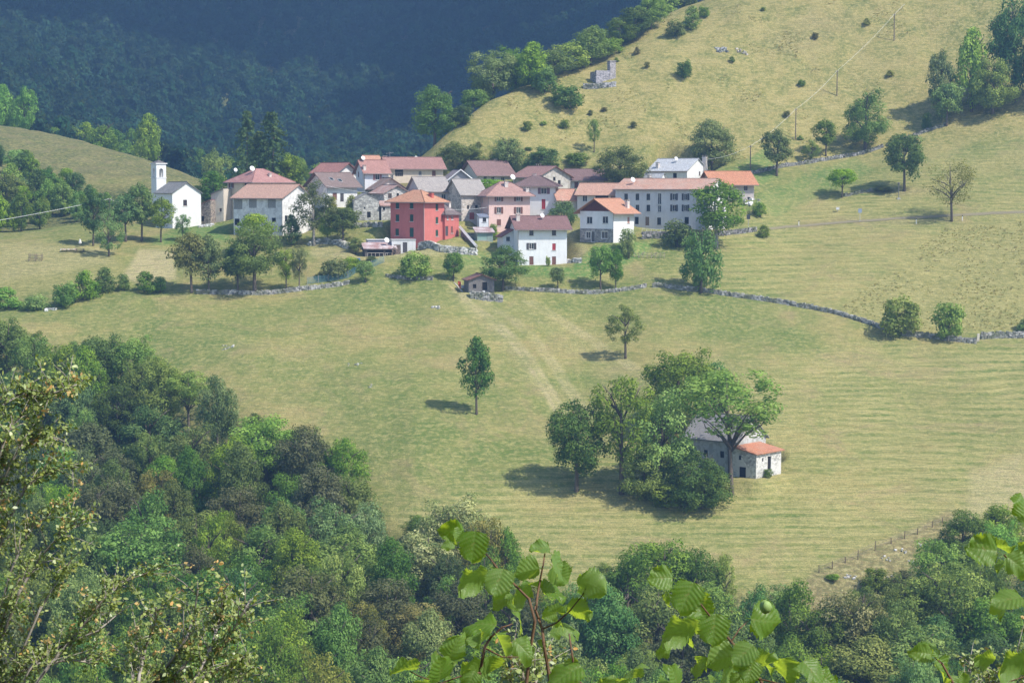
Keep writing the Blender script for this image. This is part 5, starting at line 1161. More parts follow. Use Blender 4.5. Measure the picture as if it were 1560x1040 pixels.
# tall grass on the uncut field and the dry hill: one mass
tuft_c = bpy.data.collections.new('tufts')
G_TALL = leafmat('tall_grass', (.34, .30, .11), (.52, .45, .18), (.66, .58, .28), .38, .02, .2)
for i in range(3):
    rg = np.random.default_rng(200 + i); m_ = 26; a = rg.uniform(0, 6.28, m_); r = rg.uniform(0, .45, m_); bx, by = r * np.cos(a), r * np.sin(a); lean_ = rg.normal(0, .28, (m_, 2)); hh = rg.uniform(.35, .85, m_)
    w_ = .05; px_, py_ = np.cos(a + 1.6) * w_, np.sin(a + 1.6) * w_
    V = np.stack([np.stack([bx - px_, by - py_, np.full(m_, -.05)], -1), np.stack([bx + px_, by + py_, np.full(m_, -.05)], -1), np.stack([bx + lean_[:, 0] + px_*.3, by + lean_[:, 1] + py_*.3, hh], -1), np.stack([bx + lean_[:, 0] - px_*.3, by + lean_[:, 1] - py_*.3, hh], -1)], 1).reshape(-1, 3)
    tuft_c.objects.link(bpy.data.objects.new('tuft', np_mesh('tuft', V, np.arange(4 * m_).reshape(m_, 4), G_TALL, rg.uniform(0, 1, m_))))
n = 80000; d = rng.uniform(397, 640, n); u = rng.uniform(-.08, .30, n); x = u * d; z = H(x, d); P_, Q_ = to_px(x, d, z)
wallu = np.interp(P_, [1130, 1200, 1300, 1350, 1400, 1440, 1560, 2100], [262, 250, 236, 222, 203, 190, 172, 120])
crest = np.interp(P_, [560, 650, 680, 741, 803, 895, 951, 1018, 1074, 1200], [276, 238, 204, 155, 127, 92, 61, 21, -2, -70])
on_hill = (d > 488) & (Q_ > crest - 6) & ((P_ < 1130) & (Q_ < 250) | (P_ >= 1130) & (Q_ < wallu - 4)) & (P_ > 640)
on_field = (Q_ > np.interp(P_, [1275, 1440, 1560, 2000], [470, 345, 335, 330]) + 3) & (Q_ < np.interp(P_, [1275, 1340, 1400, 2000], [470, 490, 503, 503])) & (P_ > 1280) & (d < 452)
clump = fbm(x / 6, d / 6, 55, 3)
keep = on_field & (rng.uniform(0, 1, n) < .35 + 1.2 * clump) | on_hill & (clump > .3)
scatter('tall_grass', np.stack([x, d, z], -1)[keep], tuft_c, .25, .62, .65, 17, 'tall uncut dry grass on the hillside and the upper field')
# ------------------------------------------------------------------ dry stone walls, poles, small things
WR = random.Random(4)
def dry_wall(label, pts, hpx=7.5, thick=.7, broken=.25, c=(.36, .345, .32), lift=0):
    """courses of loose stones following the ground; one wall is one thing"""
    hpx *= .84; Ps = [G(px, py) for px, py in pts]; mb = MB(); o0 = Ps[0].copy()
    for A, B in zip(Ps[:-1], Ps[1:]):
        L_ = (B - A).xy.length; n = max(2, int(L_ / .42)); rz = math.atan2(B.y - A.y, B.x - A.x); nx, ny = -math.sin(rz), math.cos(rz)
        for i in range(n):
            t = (i + .5) / n; hm = hpx / ppm(A.y) * (1 - broken * WR.random() - .25 * broken * math.sin(i * .31))
            rows = max(2, int(hm / .26)); x0 = A.x + (B.x - A.x) * t; y0 = A.y + (B.y - A.y) * t; z0 = gz(x0, y0) + lift
            for r in range(-1, rows):
                for s in (-1, 1):
                    f = 1 - .25 * max(r, 0) / rows
                    mb.stone((x0 + WR.uniform(-.12, .12) + nx * s * thick * .25 * f - o0.x, y0 + WR.uniform(-.1, .1) + ny * s * thick * .25 * f - o0.y, z0 + (r + .5) * hm / rows + WR.uniform(-.03, .03) - o0.z), WR.uniform(.34, .62), thick * .55, hm / rows * WR.uniform(.95, 1.35), WR, 0, rz + WR.uniform(-.25, .25))
    t = thing('dry_stone_wall', label, 'stone wall', o0, 0, 'dry stone walls'); o = mb.build('stones', rock_mat(c), t); tag(o, kind='stuff'); return t
dry_wall('overgrown dry stone wall under the row of trees below the barn', [(300, 447), (360, 448), (420, 447), (470, 441), (505, 437), (532, 432)], 8)
dry_wall('short tumbled bank wall behind the fan shaped hazel bush', [(588, 421), (612, 424), (660, 426)], 6)
dry_wall('low pale wall running from the timber hut past the young trees', [(770, 441), (810, 443), (850, 445), (900, 447), (940, 444), (984, 437)], 7)
dry_wall('long pale dry stone wall crossing the meadow from the dark oak', [(994, 437), (1030, 440), (1062, 443), (1100, 449), (1150, 456), (1200, 464), (1240, 471), (1268, 477), (1300, 486), (1325, 494), (1348, 502)], 9)
dry_wall('dry stone wall piece between the two hedge bushes', [(1374, 511), (1410, 514), (1450, 519), (1487, 523)], 11)
dry_wall('last higher dry stone wall piece beyond the gate post', [(1494, 516), (1520, 514), (1560, 514), (1640, 514)], 13)
dry_wall('long shade-coloured dry stone wall under the upper pasture trees', [(1128, 267), (1165, 261), (1200, 253), (1240, 247), (1290, 239), (1320, 233), (1345, 224)], 6.5, c=(.26, .25, .24))  # stone colour darkened to stand in for shadow on the wall
dry_wall('upper pasture wall climbing to the upper wood', [(1350, 222), (1385, 210), (1412, 200), (1440, 191)], 5, c=(.26, .25, .24))  # same darker stone, shadow put into its colour
dry_wall('white rubble terrace wall below the red house', [(638, 380), (670, 383), (700, 386), (727, 388)], 12, .9, .05, (.58, .56, .53))
dry_wall('tumbled rubble wall below the pale open tree', [(470, 374), (490, 370), (515, 371), (532, 378)], 10, 1.4, .4, (.50, .48, .45))
dry_wall('stone platform wall under the timber hut', [(716, 452), (740, 456), (766, 459)], 13, .8, .1, (.42, .40, .38))
dry_wall('rubble wall along the yard of the stone barn', [(538, 345), (560, 344), (582, 346)], 9, .8, .3, (.50, .48, .45))
dry_wall('dark retaining wall beneath the village road', [(1094, 357), (1120, 356), (1152, 352)], 8, .6, .05, (.24, .23, .23))
dry_wall('stone terrace wall under the hillside ruin', [(889, 134), (912, 134), (938, 131)], 9, .9, .15, (.46, .44, .43))
dry_wall('garden stone wall beside the white front house', [(866, 401), (876, 400), (886, 399)], 8, .8, .1, (.62, .60, .58))
dry_wall('yard wall of the apartment house', [(978, 364), (1004, 363), (1030, 364)], 13, .5, .0, (.36, .33, .33))
dry_wall('bank wall stones beside the rounded ash above the road', [(1286, 299), (1310, 294), (1350, 288)], 6, .8, .4, (.26, .25, .24))
def rocks(name, label, px, py, n, spread, size, c=(.48, .46, .43), group=None):
    p = G(px, py); mb = MB()
    for i in range(n):
        x, y = WR.uniform(-spread, spread), WR.uniform(-spread, spread) * .6; s = size * WR.uniform(.5, 1.2)
        mb.stone((x, y, gz(p.x + x, p.y + y) - p.z + s * .22), s * 1.3, s, s * .8, WR, 0, WR.uniform(0, 3))
    if n == 1: return tag(mb.build(name, rock_mat(c), loc=p), label, 'boulder', group)
    t = thing(name, label, 'rocks', p, 0, group); o = mb.build('stones', rock_mat(c), t); tag(o, kind='stuff'); return t
rocks('rock_outcrop', 'white rock outcrop high on the dry hillside', 1099, 77, 34, 1.5, .6, (.40, .39, .37))
rocks('rock_outcrop', 'small pinkish rock patch beside the white outcrop', 1130, 79, 14, 1.3, .5, (.48, .43, .38))
rocks('stone_heap', 'small heap of white stones in the meadow below the cart track', 663, 469, 7, .9, .45)
rocks('stone_heap', 'flat pale stones in the meadow near the ravine wood', 347, 529, 8, 1.6, .35)
rocks('stone_heap', 'bare stone patch in the middle of the meadow', 541, 555, 6, 1.2, .3)
rocks('stone_heap', 'single white stones in the meadow uphill of the lone ash', 563, 588, 3, .8, .3)
rocks('stone_heap', 'white stones in the hedge gap of the old wall', 75, 472, 6, 1.2, .6, (.72, .7, .68))
rocks('boulder', 'grey boulder beside the bright bush of the old wall', 109, 457, 1, .05, 1.3, (.5, .47, .47))
rocks('stone_heap', 'pale rubble heap at the foot of the beige house', 1140, 305, 16, 3.0, .8, (.66, .64, .60))
rocks('stone_heap', 'white rubble in front of the farmhouse clump', 1000, 733, 8, 1.2, .7, (.62, .6, .57))
for i, (x, y) in enumerate([(1300, 875), (1345, 850), (1372, 838), (1392, 858), (1352, 880), (1410, 832), (1296, 882)]):
    rocks('stone_heap', 'scattered pale stones on the rubble bank below the wire fence', x, y, 5, 1.0, .32, (.55, .52, .48), 'stones on the rubble bank')
# chapel yard wall blocks
rocks('stone_heap', 'white block pile beside the stone shed by the chapel', 318, 344, 14, 1.9, .7, (.72, .70, .68))
# ruin on the hillside
p = G(930, 121); t = thing('hillside_ruin', 'grey ruined shrine with square pillar on the dry hillside', 'ruin', p, R(28)); q = ppm(p.y)
mb = MB(); mb.box(-.2, 1.5, -.1, 1.3, -1.0, 27 / q); mb.box(-.3, 1.6, -.2, 1.4, 27 / q, 27 / q + .18); mb.build('pillar', stonewall((.40, .37, .37), 3, .8), t)
mb = MB(); mb.box(-4.2, -.21, 0, .6, -1.0, 13 / q); mb.box(-4.2, -3.6, .61, 3.0, -1.0, 11 / q); mb.build('wall_stub', stonewall((.36, .34, .36), 2.4, .8), t)
# wooden poles and wires
def pole(px, base, top, label, r=.14, d=None):
    p = G(px, base) if d is None else at(px, base, d); p.z = gz(p.x, p.y); h = (base - top) / ppm(p.y)
    t = thing('wire_pole', label, 'pole', p, 0, 'wooden wire poles'); mb = MB(); mb.tube([(0, 0, -.6), (0, 0, h * .5), (.03, 0, h)], [r, r * .85, r * .7], 8); mb.build('pole_shaft', wood((.20, .16, .13)), t)
    mb = MB(); mb.tube([(-.35, 0, h - .3), (.35, 0, h - .3)], .05, 5); mb.build('cross_arm', wood((.22, .18, .15)), t)
    for s in (-.28, .28):
        mb = MB(); mb.tube([(s, 0, h - .25), (s, 0, h - .08)], [.05, .035], 6); mb.build('insulator', flat((.7, .7, .68)), t)
    return p + Vector((0, 0, h - .1))
A1 = pole(1143, 261, 222, 'dark wire pole on the lawn behind the beige house')
A2 = pole(1212, 213, 166, 'wire pole standing on the lower dry hillside')
A3 = pole(1275, 146, 108, 'wire pole halfway up the dry hillside')
A4 = pole(1362, 62, 22, 'wire pole high on the dry hillside')
A5 = pole(168, 372, 317, 'wire pole hidden behind the pale feathery tree', d=456)
def wire(label, pts, sag=.6, r=.024):
    mb = MB(); P = []
    for a, b in zip(pts[:-1], pts[1:]):
        for i in range(9): s = i / 8; q_ = a.lerp(b, s); q_.z -= 4 * sag * s * (1 - s); P.append(q_)
    o0 = P[0].copy(); mb.tube([p - o0 for p in P], r, 5); o = mb.build('overhead_wire', flat((.80, .80, .78), .5), loc=o0); tag(o, label, 'wire', 'overhead wires')
wire('overhead wire from the metal roofed house up the dry hillside poles', [at(1076, 243, 480), A1, A2, A3, A4, at(1420, -45, 585)])
wire('overhead wire from the pole by the feathery tree over the picnic meadow', [at(-120, 353, 440), A5, at(228, 318, 462)], .5, .045)
wire('overhead wire between the red house and the pink house roofs', [at(680, 319, 436), at(742, 316, 443)], .2, .03)
wire('overhead wire across the front of the skylight house', [at(497, 283, 449), at(573, 294, 449)], .25, .03)
# road along the slope on the right
mb = MB(); ln = [G(x, y, 430) for x, y in [(1168, 350), (1200, 347), (1250, 343), (1300, 339), (1350, 336), (1400, 333), (1450, 330), (1510, 327), (1580, 324), (1660, 320)]]
for a, b in zip(ln[:-1], ln[1:]):
    for i in range(6):
        p, q_ = a.lerp(b, i / 6), a.lerp(b, (i + 1) / 6)
        for s in range(3):
            y0, y1 = s * .4, (s + 1) * .4
            zc = lambda P_, yy: gz(P_.x, P_.y + yy) + .06
            mb.quad((p.x, p.y + y0, zc(p, y0)), (q_.x, q_.y + y0, zc(q_, y0)), (q_.x, q_.y + y1, zc(q_, y1)), (p.x, p.y + y1, zc(p, y1)))
o = mb.build('road', flat((.25, .215, .13), .9)); tag(o, kind='structure')
def post(name, label, cat, px, base, top, parts, group=None):
    p = G(px, base); h = (base - top) / ppm(p.y); t = thing(name, label, cat, p, 0, group)
    for nm, fn, m in parts: mb = MB(); fn(mb, h); mb.build(nm, m, t)
    return t
for x, y, l in ((1217, 344, 'white roadside marker post near the low bush'), (1396, 341, 'white roadside marker post near the half bare tree'), (1466, 336, 'white roadside marker post beyond the half bare tree')):
    post('marker_post', l, 'post', x, y, y - 8, [('post_body', lambda mb, h: mb.box(-.09, .09, -.06, .06, -.3, h * .8), flat((.8, .79, .77))), ('dark_band', lambda mb, h: mb.box(-.095, .095, -.065, .065, h * .8, h), flat((.06, .05, .05)))], 'roadside marker posts')
post('road_sign', 'blue grey road sign on a post above the road', 'sign', 1310, 338, 318, [('sign_post', lambda mb, h: mb.tube([(0, 0, -.3), (0, 0, h)], .05, 6), flat((.5, .5, .5), .5)), ('sign_panel', lambda mb, h: mb.box(-.42, .42, -.07, -.045, h - .9, h), flat((.30, .36, .46), .5))])
post('road_sign', 'small dark sign standing by the retaining wall', 'sign', 1140, 348, 327, [('sign_post', lambda mb, h: mb.tube([(0, 0, -.3), (0, 0, h)], .05, 6), flat((.4, .4, .4), .5)), ('sign_panel', lambda mb, h: mb.box(-.4, .4, -.07, -.045, h - 1.0, h), flat((.06, .07, .08), .5))])
post('street_lamp', 'old street lamp above the road beside the rounded ash', 'lamp', 1369, 303, 278, [('lamp_post', lambda mb, h: mb.tube([(0, 0, -.3), (0, 0, h * .85)], [.09, .06], 8), flat((.25, .24, .23), .5)), ('lamp_head', lambda mb, h: (mb.tube([(0, 0, h * .85), (0, 0, h * .97), (0, 0, h)], [.16, .30, .08], 8)), flat((.20, .20, .20), .5)), ('base_stone', lambda mb, h: mb.box(-.35, .35, -.35, .35, -.3, .25), flat((.5, .47, .44)))])
post('meter_box', 'white box on a post above the road', 'box', 1276, 323, 316, [('box_post', lambda mb, h: mb.tube([(0, 0, -.3), (0, 0, h * .5)], .06, 6), flat((.4, .38, .36))), ('box_body', lambda mb, h: (mb.box(-.36, .36, -.2, .2, h * .5, h), mb.box(-.40, .40, -.24, .24, h, h + .05)), flat((.8, .79, .78)))])
post('gate_post', 'pale stone gate post between the wall pieces', 'post', 1490, 520, 508, [('post_stone', lambda mb, h: mb.box(-.25, .25, -.2, .2, -.3, h, tilt=(.05, .06)), rock_mat((.66, .58, .48)))])
# wire fence on the rubble bank
ft = None; fpts = [(1248, 872, 12), (1268, 866, 12), (1288, 857, 10), (1307, 852, 15), (1333, 838, 15), (1358, 828, 10), (1378, 820, 12), (1398, 814, 10), (1420, 803, 10), (1436, 796, 9)]
P0 = G(fpts[0][0], fpts[0][1]); ft = thing('wire_fence', 'rusty wire fence with thin wooden posts above the rubble bank', 'fence', P0)
tops = []
for x, y, hh in fpts:
    p = G(x, y); h = hh / ppm(p.y); mb = MB(); l_ = WR.uniform(-.1, .1); mb.tube([(0, 0, -.4), (l_, 0, h)], [.07, .055], 6); mb.build('fence_post', wood((.16, .12, .09)), ft, loc=p - P0); tops.append((p - P0, h, l_))
for f in (.45, .85):
    mb = MB(); mb.tube([a + Vector((l_ * f, 0, h * f)) for a, h, l_ in tops], .018, 4); mb.build('fence_wire', flat((.25, .2, .17), .6), ft)
# slanting white stair rail wall beside the red annexe
a, b = at(701, 346, 440), at(726, 375, 431); mb = MB(); mb.tube([(0, 0, 0), b - a], .38, 4); o = mb.build('stair_wall', plaster((.72, .70, .68), .4), loc=a); tag(o, 'slanting pale stair wall between the red annexe and the greenish garage', 'stair wall')
mb = MB(); mb.quad(Vector((0.1, .3, -.3)), (b - a) + Vector((.1, .3, -.3)), (b - a) + Vector((.1, .3, -4.5)), Vector((.1, .3, -4.5))); mb.box(.1, 3.0, .35, 1.0, -4, -1.2); mb.build('stair_side', stonewall((.30, .29, .28)), o)
# small village clutter
def clutter(name, label, cat, px, py, d, fn, mats):
    p = at(px, py, d) if d else G(px, py)
    if d: p.z = gz(p.x, p.y)
    t = thing(name, label, cat, p)
    for nm, f, m in (fn if isinstance(fn, list) else [(name, fn, mats)]): mb = MB(); f(mb); mb.build(nm, m, t)
    return t
def drum(mb, r, h, n=12):
    mb.tube([(0, 0, 0), (0, 0, h * .3), (0, 0, h * .33), (0, 0, h * .64), (0, 0, h * .67), (0, 0, h)], [r, r, r * 1.06, r * 1.06, r, r], n)
clutter('water_barrel', 'bright blue water barrel by the rusty shed', 'barrel', 546, 394, 423, [('barrel_body', lambda mb: drum(mb, .40, 1.0), flat((.03, .14, .55), .4)), ('barrel_lid', lambda mb: mb.tube([(0, 0, 1.0), (0, 0, 1.06)], .36, 12), flat((.03, .10, .40), .4))], None)
clutter('banner_board', 'small white and lilac board on a stake near the hut', 'board', 707, 420, 413, [('stake', lambda mb: mb.tube([(0, 0, -.3), (0, 0, .9)], .04, 5), wood((.3, .25, .2))), ('panel', lambda mb: mb.box(-.6, .6, -.04, -.01, .5, 1.1), flat((.74, .72, .82)))], None)
clutter('red_tarpaulin', 'red tarpaulin hanging on the upright bush by the track', 'tarpaulin', 700, 417, 411.5, [('sheet', lambda mb: [mb.quad((-.28 + .06 * math.sin(i), -.05 * (i % 2), .5 + i * .3), (.28 + .04 * math.cos(i * 2), .03 - .05 * (i % 2), .45 + i * .3), (.28 + .04 * math.cos(i * 2 + 2), .03 - .05 * ((i + 1) % 2), .75 + i * .3), (-.28 + .06 * math.sin(i + 1), -.05 * ((i + 1) % 2), .8 + i * .3)) for i in range(5)], flat((.66, .10, .06), .6)), ('support', lambda mb: mb.tube([(0, .08, -.2), (0, .08, 2.1)], .04, 5), wood((.25, .2, .16)))], None)
def crate(mb):
    for x in (-1.4, -.1, .1, 1.3):
        for y in (-.5, .6): mb.tube([(x, y, -.1), (x, y, 1.5 if x < 0 else 1.35)], .05, 6)
    for z in (.25, .6, .95, 1.3):
        for y in (-.5, .6): mb.tube([(-1.4, y, z), (-.1, y, z)], .035, 5); mb.tube([(.1, y, z), (1.3, y, z)], .035, 5)
        for x in (-1.4, 1.3): mb.tube([(x, -.5, z), (x, .6, z)], .035, 5)
clutter('cattle_crush', 'rusty tubular cattle frame standing in the dry grass', 'cattle frame', 55, 397, 0, crate, flat((.16, .12, .10), .6))
def pic(mb):
    mb.box(-1.0, 1.0, -.35, .35, .68, .74); mb.box(-1.0, 1.0, -.95, -.65, .40, .45); mb.box(-1.0, 1.0, .65, .95, .40, .45)
    for x in (-.75, .75): mb.tube([(x, -.8, 0), (x, .1, .70)], .06, 4); mb.tube([(x, .8, 0), (x, -.1, .70)], .06, 4); mb.box(x - .04, x + .04, -.9, .9, .34, .40)
clutter('picnic_table', 'wooden picnic table with benches on the meadow', 'table', 122, 384, 0, pic, wood((.22, .18, .13)))
def cloth(mb):
    for i in range(7):
        for j in range(3):
            z = lambda a, b: .30 + .22 * abs(math.sin(a * 1.7 + b)) ; mb.quad(*[(-1.6 + (i + di) * .46, -.6 + (j + dj) * .4, z(i + di, j + dj)) for di, dj in ((0, 0), (1, 0), (1, 1), (0, 1))], m=(i + j) % 3)
p = G(104, 383); mb = MB(); cloth(mb); o = mb.build('picnic_blanket', [flat((.72, .70, .78)), flat((.62, .34, .40)), flat((.55, .50, .50))], loc=p); tag(o, 'crumpled pink and white blanket on the grass by the picnic table', 'blanket')
clutter('parasol', 'white folded parasol beside the picnic table', 'parasol', 122, 377, 0, [('shaft', lambda mb: mb.tube([(0, 0, 0), (0, 0, 1.9)], .03, 6), flat((.3, .25, .2))), ('canopy', lambda mb: mb.tube([(0, 0, .75), (.03, 0, 1.0), (.02, 0, 1.5), (0, 0, 1.9)], [.16, .34, .22, .04], 9), flat((.78, .76, .74)))], None)
# vegetable plot: net fence and bean rows
gp = G(470, 432); t = thing('garden_fence', 'bluish net fence with thin stakes round the vegetable plot', 'fence', gp)
gpts = [(468, 433), (485, 431), (500, 429), (515, 427), (530, 424), (545, 414), (566, 408), (585, 400)]
net = MB(); prev = None
for x, y in gpts:
    p = G(x, y) - gp; mb = MB(); mb.tube([p + Vector((0, 0, -.3)), p + Vector((0, 0, 1.6))], .045, 5); mb.build('stake', wood((.42, .40, .37)), t)
    if prev is not None:
        for zz in np.arange(.1, 1.4, .16): net.tube([prev + Vector((0, 0, zz)), p + Vector((0, 0, zz))], .022, 3)
        for i in range(14): q_ = prev.lerp(p, i / 14); net.tube([q_ + Vector((0, 0, .1)), q_ + Vector((0, 0, 1.4))], .018, 3)
    prev = p
net.build('netting', flat((.12, .26, .30), .6), t)
for i, (x, y) in enumerate([(490, 422), (505, 415), (520, 418), (535, 402), (552, 404), (566, 397)]):
    bush('vegetable_row', 'leafy vegetable clump in the netted plot', G(x, y), 1.0, 2.6, WR.choice([G_MID, G_BRI, G_BLU]), 'vegetables of the plot', 'vegetable')
# timber stack, fence and railing by the orange roofed house
def rails(mb):
    for i in range(8): mb.tube([(i * .9, 0, -.3), (i * .9 + .05, 0, 1.0)], .06, 5)
    for z in (.35, .8): mb.tube([(0, 0, z), (6.4, 0, z)], .05, 5)
    mb.tube([(1, -.1, 0), (2.2, -.1, 1.2)], .06, 5); mb.tube([(3.5, -.1, 0), (4.9, -.1, 1.1)], .06, 5)
clutter('timber_fence', 'rough timber fence on the lawn beside the stone based house', 'fence', 966, 371, 428, rails, wood((.40, .34, .26)))
def pile(mb):
    r_ = random.Random(8)
    for i in range(26): x, z = r_.uniform(-.9, .9), r_.uniform(.1, 1.9); mb.tube([(x, -.4, z), (x + r_.uniform(-.05, .05), .3, z)], r_.uniform(.10, .17), 7)
clutter('firewood_stack', 'stacked firewood logs against the white flat outhouse', 'firewood', 604, 391, 427.8, pile, wood((.30, .22, .18)))
def railw(mb):
    for i in range(7): mb.tube([(i * 1.0, 0, 0), (i * 1.0, 0, 1.0)], .04, 5)
    for z in (.5, 1.0): mb.tube([(0, 0, z), (6, 0, z)], .035, 5)
clutter('terrace_railing', 'pale railing before the apartment house doors', 'railing', 978, 352, 440, railw, flat((.7, .68, .66)))
def tv(mb):
    mb.tube([(0, 0, -1), (0, 0, 1.9)], .03, 5); mb.tube([(-.9, 0, 1.5), (.9, .2, 1.7)], .025, 4)
    for i in range(9): mb.tube([(-.9 + i * .22, -.3, 1.5 + i * .022), (-.9 + i * .22, .35, 1.5 + i * .022)], .018, 4)
mb = MB(); tv(mb); o = mb.build('roof_aerial', flat((.45, .45, .45), .4), ROOTS[9], loc=HS[9].loc(at(594, 240, 476)) - Vector((0, 0, .6)))
# hut bits
clutter('white_chair', 'white garden chair in front of the timber hut', 'chair', 737, 447, 405.5, lambda mb: (mb.box(-.25, .25, -.25, .25, .42, .46), mb.box(-.25, .25, .22, .27, .46, .95), [mb.tube([(sx * .22, sy * .22, 0), (sx * .22, sy * .22, .42)], .025, 4) for sx in (-1, 1) for sy in (-1, 1)]), flat((.75, .74, .72)))
clutter('hut_rail', 'dark timber rail along the stone platform of the hut', 'railing', 716, 451, 404.5, lambda mb: [mb.tube([(i * .8, 0, -.2), (i * .8, 0, .9)], .05, 4) for i in range(7)] + [mb.tube([(0, 0, .85), (4.8, 0, .85)], .05, 4)], wood((.16, .13, .11)))
clutter('leaning_planks', 'two pale planks leaning beside the timber hut', 'planks', 703, 438, 409, [('plank', lambda mb: mb.tube([(-1.2, 0, 1.6), (.3, 0, -.1)], .14, 4), wood((.55, .50, .44))), ('plank', lambda mb: mb.tube([(-1.5, .2, 1.9), (0, .2, .1)], .12, 4), wood((.48, .44, .40)))], None)

# ------------------------------------------------------------------ foreground: hazel shoots close to the camera
def hazel_mat():
    m, t, out = new_mat('hazel_leaf'); uv = N(t, 'ShaderNodeUVMap'); oi = N(t, 'ShaderNodeObjectInfo')
    at_ = N(t, 'ShaderNodeAttribute', attribute_name='vein'); g = N(t, 'ShaderNodeNewGeometry')
    v = coords(t, (1, 1, 1)); nz = noise(t, v, 60, 4)
    c = mixc(t, oi.outputs['Random'], (.080, .185, .018), (.17, .285, .080))
    c = mixc(t, ramp(t, at_.outputs['Fac'], [(.0, .6), (.5, 0)]), c, (.20, .30, .09))
    c = mixc(t, ramp(t, nz, [(.45, 0), (.75, .35)]), c, (.05, .085, .02))
    c = mixc(t, ramp(t, noise(t, v, 14, 4, .6), [(.60, 0), (.68, .8)]), c, (.24, .17, .06))
    c = mixc(t, math_(t, 'MULTIPLY', g.outputs['Backfacing'], .5), c, (.20, .30, .10))
    b = N(t, 'ShaderNodeBsdfPrincipled'); b.inputs['Roughness'].default_value = .42; b.inputs['Specular IOR Level'].default_value = .45; t.links.new(c, b.inputs['Base Color'])
    bp = N(t, 'ShaderNodeBump'); bp.inputs['Strength'].default_value = .35; bp.inputs['Distance'].default_value = .002; t.links.new(math_(t, 'ADD', at_.outputs['Fac'], math_(t, 'MULTIPLY', nz, .4)), bp.inputs['Height']); t.links.new(bp.outputs[0], b.inputs['Normal'])
    tl = N(t, 'ShaderNodeBsdfTranslucent'); t.links.new(mixc(t, .65, c, (.60, .74, .03)), tl.inputs[0]); mx = N(t, 'ShaderNodeMixShader'); mx.inputs[0].default_value = .55
    t.links.new(b.outputs[0], mx.inputs[1]); t.links.new(tl.outputs[0], mx.inputs[2]); t.links.new(mx.outputs[0], out.inputs[0]); return m
HZ = hazel_mat()
def hazel_leaf(seed, droop=.5, fold=.25, wide=.84, wavy=1.0, curl=0.0):
    """unit leaf: petiole at the origin, blade along +x for one unit, pleated between its veins, toothed edge"""
    rg = random.Random(seed); nx, ny = 26, 17; V = []; vein = []
    for i in range(nx):
        t = i / (nx - 1)
        w = wide * .5 * (max(0, math.sin(math.pi * min(1, t * .93 + .07) ** .80)) ** .48 if t < .93 else (.42 * (1 - t) / .07 + .02)) * (1 + .04 * math.sin(t * 9 + seed)); 
        if t < .04: w *= .72
        for j in range(ny):
            s = -1 + 2 * j / (ny - 1); a = abs(s)
            tooth = 1 + (.085 * (1 if (i % 2) else -1) + .06 * math.sin(t * 44) + rg.uniform(-.04, .04)) * (1 if a > .99 else 0)
            y = s * w * tooth; x = t + .22 * a * a * (.35 - .5 * t) * .6 - .03 * a * (t < .05)
            ph = (t * 7.0 - a * 2.0); ve = abs(((ph) % 1.0) - .5) * 2                 # 0 at a vein .. 1 between
            if a < .06: ve = 0
            z = .034 * (ve - .5) * (1 - .3 * t) * min(1, a * 4) + fold * abs(y) - droop * t * t * .5 + (.07 * math.sin(3 * t + seed) * s + .055 * math.sin(7 * t + 2 * s + 2 * seed) * a * a + .05 * math.sin(11 * t + 5 * s + seed) * a * a) * wavy + curl * a * a * (.3 + t)
            V.append((x, y, z)); vein.append(ve)
    Fq = [(i*ny + j, (i+1)*ny + j, (i+1)*ny + j + 1, i*ny + j + 1) for i in range(nx - 1) for j in range(ny - 1)]
    k0 = len(V)
    for i, (x, z) in enumerate(((-.16, -.03), (-.06, 0), (.0, 0))):
        for j in range(4): V.append((x, .014 * math.cos(j * 1.57), z + .014 * math.sin(j * 1.57))); vein.append(.1)
    for i in range(2):
        for j in range(4): Fq.append((k0 + i*4 + j, k0 + i*4 + (j+1) % 4, k0 + (i+1)*4 + (j+1) % 4, k0 + (i+1)*4 + j))
    me = np_mesh('hazel_leaf', V, Fq, HZ); a = me.attributes.new('vein', 'FLOAT', 'POINT'); a.data.foreach_set('value', np.array(vein, np.float32))
    me.polygons.foreach_set('use_smooth', np.ones(len(Fq), bool)); return me
HL = [hazel_leaf(1, .35, .16, 1.02, 1.3, -.10), hazel_leaf(2, .9, .30, .98, 1.8, .12), hazel_leaf(3, .2, .40, 1.0, 1.5, .2), hazel_leaf(4, 1.3, .15, .85, 2.0, .1), hazel_leaf(5, .6, -.12, 1.05, 1.6, -.15),
      hazel_leaf(6, .7, .22, 1.0, 2.2, -.2), hazel_leaf(7, .5, .1, 1.05, 2.0, .15), hazel_leaf(8, .25, .5, .95, 1.6, -.1), hazel_leaf(9, 1.1, -.05, .9, 2.4, .2), hazel_leaf(10, .8, .05, 1.08, 1.8, -.25)]
STEM = wood((.13, .08, .05))
